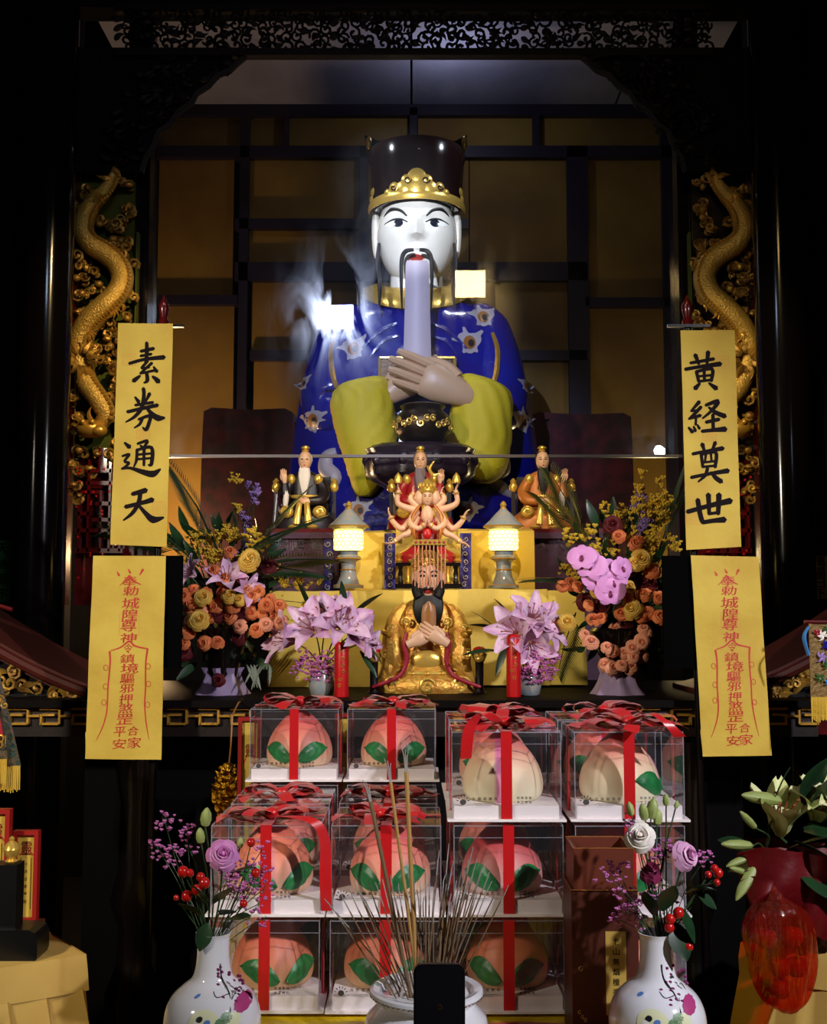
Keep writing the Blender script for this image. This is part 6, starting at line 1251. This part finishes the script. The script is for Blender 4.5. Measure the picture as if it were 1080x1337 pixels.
vase_flowers('vase bouquet with one pink rose, berries and purple sprays', 276, 1.93, [('v', 291, 1116, 20, (.25, -1, .5), -.03)],
             [(268, 1080, 24, (.1, -.1, 1)), (263, 1102, 20, (-.1, -.1, 1)), (313, 1108, 14, (.1, 0, 1))],
             [(244, 1170, 7), (267, 1153, 7), (257, 1162, 6.5), (239, 1138, 7), (262, 1145, 5.5), (328, 1100, 5.5), (318, 1180, 5), (230, 1172, 3.5), (334, 1140, 6), (248, 1140, 5)],
             [(215, 1072, 24), (206, 1108, 20), (244, 1084, 18), (228, 1112, 14), (246, 1105, 10), (220, 1120, 8), (308, 1150, 26), (318, 1162, 26), (330, 1150, 20), (300, 1140, 18), (342, 1138, 18), (345, 1160, 12), (322, 1130, 16), (310, 1170, 14), (338, 1180, 8), (326, 1198, 7), (346, 1200, 6), (342, 1110, 10)],
             [(272, 1205, (-.3, -.5, -1), 34), (262, 1195, (-.5, -.3, .5), 36), (288, 1195, (.5, -.5, .4), 34), (300, 1200, (.7, -.3, .3), 30), (280, 1180, (.6, -.4, .8), 40), (268, 1180, (-.2, -.5, .8), 40), (300, 1140, (.9, -.2, .4), 36)])
front_vase(860, 'white bottle vase painted with plum branch, holding the white and pink roses', 1.93, 0)
vase_flowers('vase bouquet with white, pink and wine roses and purple sprays', 862, 1.93, [('w', 836, 1092, 19, (-.1, -1, .5), -.03), ('k', 896, 1117, 20, (.6, -.8, .35), -.02), (BUD, 850, 1142, 22, (0, -.5, 1), -.02)],
             [(850, 1070, 26, (.15, -.1, 1)), (843, 1072, 22, (-.2, -.1, 1)), (870, 1053, 15, (0, 0, 1)), (882, 1056, 10, (.3, 0, 1)), (825, 1066, 18, (-.2, 0, 1)), (858, 1078, 20, (.1, 0, 1))],
             [(886, 1192, 7), (875, 1200, 6.5), (874, 1211, 6.5), (899, 1236, 6), (938, 1140, 6), (933, 1134, 5), (925, 1142, 4.5), (936, 1152, 4.5)],
             [(808, 1134, 20), (790, 1144, 10), (800, 1138, 14), (828, 1068, 10), (822, 1078, 12), (812, 1160, 16), (825, 1175, 22), (818, 1190, 20), (806, 1200, 16), (835, 1195, 12), (850, 1170, 22), (862, 1172, 16), (875, 1188, 10), (868, 1110, 14), (870, 1104, 10), (922, 1120, 16), (845, 1110, 14), (858, 1120, 12), (830, 1200, 10)],
             [(880, 1205, (.3, -.6, -1), 46), (888, 1185, (.5, -.4, -.9), 44), (895, 1168, (.8, -.3, .6), 40), (900, 1160, (.8, -.4, .2), 34), (846, 1200, (-.5, -.3, .5), 34), (852, 1195, (-.2, -.4, 1), 40), (866, 1190, (.2, -.4, 1), 44), (910, 1165, (.8, -.3, -.5), 30)])
# ------------------------------------------------------------------ red wrapped lilies on the side table
B = V((.99, 2.66, TZ)); bq = thing('wrapped_bouquet', 'cream lily bouquet wrapped in dark red paper on the side table', 'bouquet', B); L = lambda x, y, Y=2.6: at(x, y, Y) - B; k = 2.6 / 1500
def crumpled(cx, cy, cz_, rx, ry, t, n=72, amp=1.0):
    out = []
    for j in range(n):
        a = 2 * pi * j / n; f = 1 + amp * (.06 * sin(4 * a + 2.2 * t) + .045 * sin(7 * a - 3 * t + 1) + .03 * abs(sin(5.5 * a + 1.5 * t)) + .02 * sin(13 * a + 5 * t)); out.append(V((cx + rx * f * cos(a), cy + ry * f * sin(a), cz_ + .012 * amp * t * sin(3 * a + 1) + .006 * amp * sin(8 * a))))
    return out
g = G(); rows = []
for i, (py, xl, xr, yy) in enumerate(interp_rows([[1238., 1012, 1084, 2.66], [1215., 1000, 1090, 2.66], [1190., 990, 1096, 2.65], [1165., 982, 1102, 2.64], [1140., 974, 1108, 2.64], [1118., 970, 1112, 2.65], [1106., 972, 1110, 2.66]], 26)):
    c = L((xl + xr) / 2, py, yy); rows.append(crumpled(c.x, c.y, max(c.z, .012), (xr - xl) / 2 * k, .085, i / 25))
g.loft(rows, True, False); g.build('wrapping', _m['wrap_red'], bq)
for (pa, pb, pc_, pd) in (((972, 1112), (1088, 1104), (1080, 1196), (1000, 1172)), ((968, 1150), (1040, 1140), (1046, 1176), (980, 1178)), ((1030, 1120), (1110, 1110), (1108, 1230), (1046, 1222))):
    A_, B_, C_, D_ = (L(*q, 2.545) for q in (pa, pb, pc_, pd)); g = G()
    g.sheet(lambda u, v: A_.lerp(B_, u).lerp(D_.lerp(C_, u), v) + V((0, -.022 * sin(pi * u) * (1 - .5 * v) + .008 * sin(9 * u + 4 * v) + .010 * sin(5 * v + 3 * u), .006 * sin(7 * u))), 20, 14, (0, .002, 0)); g.build('wrapping_fold', _m['wrap_red'], bq)
for kd, x, y, s_, d in (('c', 1018, 1092, 64, (.05, -.35, 1)), ('s', 1062, 1072, 50, (.3, -.5, .9)), ('s', 1085, 1060, 46, (.2, -.6, .7)), ('c', 1078, 1090, 56, (.5, -.3, .9))): bl(bq, kd, L(x, y), k * s_, d, .4); stem_to(bq, (0, 0, .05), L(x, y, 2.62), .003)
for x, y, s_, d in ((1022, 1046, 44, (-1, -.3, .18)), (984, 1104, 34, (-1, -.3, .1)), (988, 1128, 40, (-.55, -.3, -.7)), (980, 1118, 26, (-.9, -.2, -.3)), (988, 1082, 26, (-.6, -.3, .6)), (976, 1140, 22, (-.8, -.4, .3))): c = L(x, y, 2.57); obj('lily_bud', BUDG, bq, c, qdir(d, 0), (k * s_ * .62, k * s_ * .62, k * s_ * 1.3)); stem_to(bq, L(1000, 1110, 2.62), c, .0018)
for x, y, d, s_ in ((1030, 1110, (.8, -.4, .5), 90), (1045, 1120, (.9, -.3, -.3), 80), (1010, 1060, (.2, 0, 1), 60), (1060, 1060, (.6, -.2, 1), 80), (985, 1110, (-.9, 0, .4), 46), (990, 1130, (-.9, -.1, 0), 40), (1070, 1110, (.6, -.5, -.5), 90), (1050, 1050, (.3, -.2, 1), 70), (1036, 1100, (.7, -.6, -.2), 100), (1050, 1085, (.9, -.4, .3), 90), (1040, 1120, (.5, -.7, -.4), 80)): obj('leaf', BROAD, bq, L(x, y, 2.58), qdir(d, rnd(-.5, .5)), k * s_)
pg = tag(None or obj('fruit_bag', None, None, at(1018, 1330, 2.52)), 'translucent red plastic bag hanging over the side table front', 'bag'); O = pg.location.copy(); Lb = lambda x, y, Y=2.52: at(x, y, Y) - O
g = G(); rows = []
for i, (py, xl, xr) in enumerate(interp_rows([[1164., 1004, 1018], [1174., 998, 1026], [1188., 984, 1048], [1210., 974, 1060], [1235., 975, 1062], [1260., 980, 1062], [1282., 986, 1058], [1300., 994, 1052], [1312., 1004, 1044], [1318., 1016, 1034]], 26)):
    c = Lb((xl + xr) / 2, py); rows.append(ring(c.x, c.y, c.z, (xr - xl) / 2 * 2.52 / 1500, .055 * min(1, .3 + (xr - xl) / 80), 60, .085, 7, i * .2 + .6 * sin(i * .5)))
g.loft(rows); g.build('plastic_film', _m['red_film'], pg, True, 70)
g = G(); c0 = Lb(1008, 1166); g.tube(catmull([c0, c0 + V((.01, .02, .03)), c0 + V((.035, .05, .035)), Lb(1040, 1166, 2.56)], 5), [.012, .008, .008, .01], 8, flat=.4); g.build('bag_handle', _m['red_film'], pg)
for i, (x, y) in enumerate(((1000, 1225), (1035, 1222), (1018, 1262), (1040, 1262), (1020, 1290))):
    f = P('red_fruit', 'round red fruit inside the plastic bag, %s' % ('upper one beside the table edge', 'upper one toward the bouquet stem', 'middle one nearest the fold', 'middle one at the far side', 'lowest one at the bottom')[i], 'fruit', x, y, 2.525, 'fruit in the red bag'); G().lathe([(1, -13), (8, -12), (13, -6), (14.5, 0), (13, 7), (8, 11), (3, 11), (1, 9)], 20).build('flesh', _m['frame_red'], f.o); g = G(); g.tube([(0, 0, 9), (1, 0, 14)], .8, 5); g.build('stalk', _m['stem'], f.o)
# ------------------------------------------------------------------ black stand and plaques on the other side table
bs = P('black_stand', 'black carved stand with brass ball at the table edge', 'stand', 8, 1257, 2.52); bs.setz(TZ + .001)
G().box((-18, 22, 62), (52, 30, 124)).build('upright', _m['black_plastic'], bs.o, False)
g = G(); pts = [(-60, 0), (38, 0), (40, 6), (40, 28), (36, 36), (28, 40), (-60, 40)]; g.poly(pts, 0, 50); g.build('foot', _m['black_plastic'], bs.o, False)
G().lathe([(6, 124), (9, 127), (5, 130), (9, 136), (11, 143), (8, 150), (3, 154), (4, 157), (1, 160)], 24, (-4, 20, 0)).build('brass_ball', _m['gold_bright'], bs.o)
plaque('framed_plaque', 'red framed plaque with yellow paper on the skirted side table', 19, 52, 1084, 1200, 2.76, TZ + .001, '十方合家平安', True)
plaque('framed_plaque', 'taller red framed plaque behind the brass ball stand', -22, 15, 1056, 1200, 2.72, TZ + .001, '十方', True)
# ------------------------------------------------------------------ hanging embroidered banners at the sides
def fringe(t, x0, x1, zt_, ln, y, mat='fringe'):
    g = G(); n = int((x1 - x0) / 1.6)
    for i in range(n): x = x0 + (x1 - x0) * (i + .5) / n; g.tube([(x, y, zt_), (x + rnd(-.6, .6), y + rnd(-1, 1), zt_ - ln * rnd(.9, 1.05))], .7, 4)
    g.build('fringe', _m[mat], t, kind='stuff')
eb = P('embroidered_banner', 'green embroidered banner with red edge and gold fringe at the left edge', 'banner', 0, 1040, 2.95)
for i, (x0, x1, y0, y1, mt) in enumerate(((-40, 12, 800, 990, 'embroidery_green'), (-46, 9, 780, 960, 'robe_red'), (-30, 26, 850, 1000, 'embroidery_green'))):
    a, b = eb.p(x0, y0), eb.p(x1, y1); G().sheet(lambda u, v: (a.x + (b.x - a.x) * (u * (.35 + .65 * v)), (-8, -15, 2)[i] + 3 * sin(7 * u), a.z + (b.z - a.z) * v), 10, 14, (0, 1, 0)).build('cloth_panel', _m[mt], eb.o)
    q = eb.p(x0, y1); fringe(eb.o, a.x, b.x, b.z, 34, -8 + 5 * i)
for k_ in range(9): g = G(); q = eb.p(rnd(-10, 20), rnd(880, 985)); spiral(g, (q.x, q.z), rnd(4, 7), 1.2, rnd(0, 6), .22, 1, -12, 5, 10); g.build('embroidered_scroll', _m['gold'], eb.o)
g = G(); g.tube([eb.p(-46, 778, 0), eb.p(16, 796, 0)], 3, 8); g.build('hanging_rod', _m['red_lacquer'], eb.o)
g = G(); g.tube([eb.p(-30, 782, 2), eb.p(-30, 782, 2) + V((0, 0, 1500))], .8, 5); g.build('cord', _m['red_lacquer'], eb.o)
eb = P('embroidered_banner', 'gold brocade banner with bird embroidery, blue ribbon and yellow fringe at the right edge', 'banner', 1080, 940, 3.0)
a, b = eb.p(1056, 812), eb.p(1130, 910); G().sheet(lambda u, v: (a.x + (b.x - a.x) * u, 2 * sin(6 * u), a.z + (b.z - a.z) * v), 10, 10, (0, 1.2, 0)).build('cloth_panel', _m['brocade_gold'], eb.o); fringe(eb.o, a.x, b.x, b.z, 32, 0)
for x, y, r_, mt in ((1074, 830, 9, 'petal_white'), (1078, 842, 8, 'robe_blue'), (1066, 826, 6, 'cuff_red'), (1072, 858, 9, 'floret_violet'), (1080, 868, 8, 'leaf_mid'), (1070, 884, 8, 'leaf_mid'), (1082, 890, 7, 'ribbon_blue'), (1080, 822, 7, 'leaf_mid')):
    q = eb.p(x, y); g = G()
    for j in range(5): leafcurl(g, (q.x, q.z), (q.x + r_ * cos(j * 1.1 + x), q.z + r_ * sin(j * 1.1 + x)), 2, r_ * .22, -2.5)
    g.build('embroidered_motif', _m[mt], eb.o)
g = G(); g.tube(catmull([eb.p(1056, 818, -3), eb.p(1050, 832, -6), eb.p(1056, 856, -6)], 5), [2, 3.5, 2.5], 6, flat=.5); g.build('blue_ribbon', _m['ribbon_blue'], eb.o)
g = G(); g.tube([eb.p(1050, 812, 0), eb.p(1140, 812, 0)], 2.5, 8); g.build('hanging_rod', _m['red_lacquer'], eb.o); g = G(); g.tube([eb.p(1120, 812, 0), eb.p(1120, 812, 0) + V((0, 0, 1500))], .8, 5); g.build('cord', _m['red_lacquer'], eb.o)
# ------------------------------------------------------------------ wall signs far to the sides
def sign(label, x0, x1, y0, y1, Y, mat, text, tx):
    t = P('hanging_sign', label, 'sign', (x0 + x1) / 2, y1, Y); a, b = t.p(x0, y1), t.p(x1, y0); G().box(((a.x + b.x) / 2, 0, (a.z + b.z) / 2), (b.x - a.x, 4, b.z - a.z)).build('board', _m[mat], t.o, False)
    for i, c in enumerate(text): g = G(); q = t.p(tx, y0 + (y1 - y0) * (i + .5) / len(text)); add_text(g, c, q.x, q.z, 13, 13, -2.5, off=.015); g.build('character', _m['ink'], t.o, False)
    G().box(((a.x + b.x) / 2, 3.5, b.z), (b.x - a.x + 4, 3, 3)).build('hanging_rail', _m['red_lacquer'], t.o, False)
sign('green sign with dark characters at the left edge', -22, 15, 706, 786, 4.63, 'green_sign', '天迪星不', 4); sign('yellow sign with dark characters at the right edge', 1052, 1096, 726, 782, 4.63, 'sign_yellow', '萬福日下', 1070)
# ------------------------------------------------------------------ gold foil lantern under the altar edge
gl = P('gold_foil_lantern', 'gold foil tasselled lantern hanging under the altar edge', 'lantern', 296, 1072, 3.12)
for i in range(7): z_ = 8 + i * 10; rr_ = (12, 17, 20, 21, 20, 17, 12)[i]; g = G(); [leafcurl(g, (rr_ * cos(a) * .5, z_ - 4), (rr_ * cos(a), z_ + rnd(0, 8)), rnd(-3, 3), 4, rr_ * sin(a)) for a in [2 * pi * j / 9 + i for j in range(9)]]; g.build('foil_tier', _m['gold_foil'], gl.o)
G().lathe([(5, 2), (10, 8), (13, 38), (10, 68), (5, 76)], 16).build('core', _m['gold_foil'], gl.o); g = G(); g.tube([(2, 0, 72), (4, 0, 96), (4, 10, 138), (4, 60, 150), (4, 100, 152)], 1.2, 6); g.build('cord', _m['pearl_brown'], gl.o)
# folded cloth with a purple edge at the corner of the offering table
pc = thing('folded_cloth', 'cream cloth with purple edge lying behind the right hand porcelain vase', 'cloth', (.50, 2.06, TZ + .001)); ff = lambda u, v: V((-.06 + .085 * u, -.11 + .22 * v, .004 + .05 * (1 - v) * (1 - u) * .8 + .006 * sin(9 * v + 4 * u)))
G().sheet(ff, 10, 12, (0, 0, -.003)).build('cloth', _m['cloth_cream'], pc); G().sheet(lambda u, v: ff(.86 + .14 * u, v) + V((0, 0, .0015)), 3, 12, (0, 0, -.001)).build('purple_edge', _m['blue_brocade'], pc)
# floodlight on a stand, seen only as a small light mirrored in the glass
fl = thing('floodlight', 'small floodlight on a stand, mirrored low in the glass screen', 'floodlight', (2.08, -.04, 0)); g = G(); g.tube([(0, 0, 0), (0, 0, 2.8)], .014, 8); g.build('pole', _m['black_plastic'], fl)
G().lathe([(.2, 0), (.2, .015), (.03, .03)], 20).build('foot', _m['black_plastic'], fl); q_ = V((-1.93, 2.9, -1.66)).to_track_quat('Z', 'Y').to_matrix().to_4x4(); q_.translation = V((0, -.02, 2.86))
g = G(); h_ = G(); h_.lathe([(.03, -.08), (.055, -.06), (.06, 0), (.056, .002)], 20); g.join(h_, q_); g.build('housing', _m['black_plastic'], fl); g = G(); h_ = G(); h_.lathe([(.001, .004), (.05, .004), (.05, .008), (.001, .010)], 20); g.join(h_, q_); g.build('lens', M('flood_lens', (215, 230, 255), .4, emit=((215, 230, 255), 60)), fl)
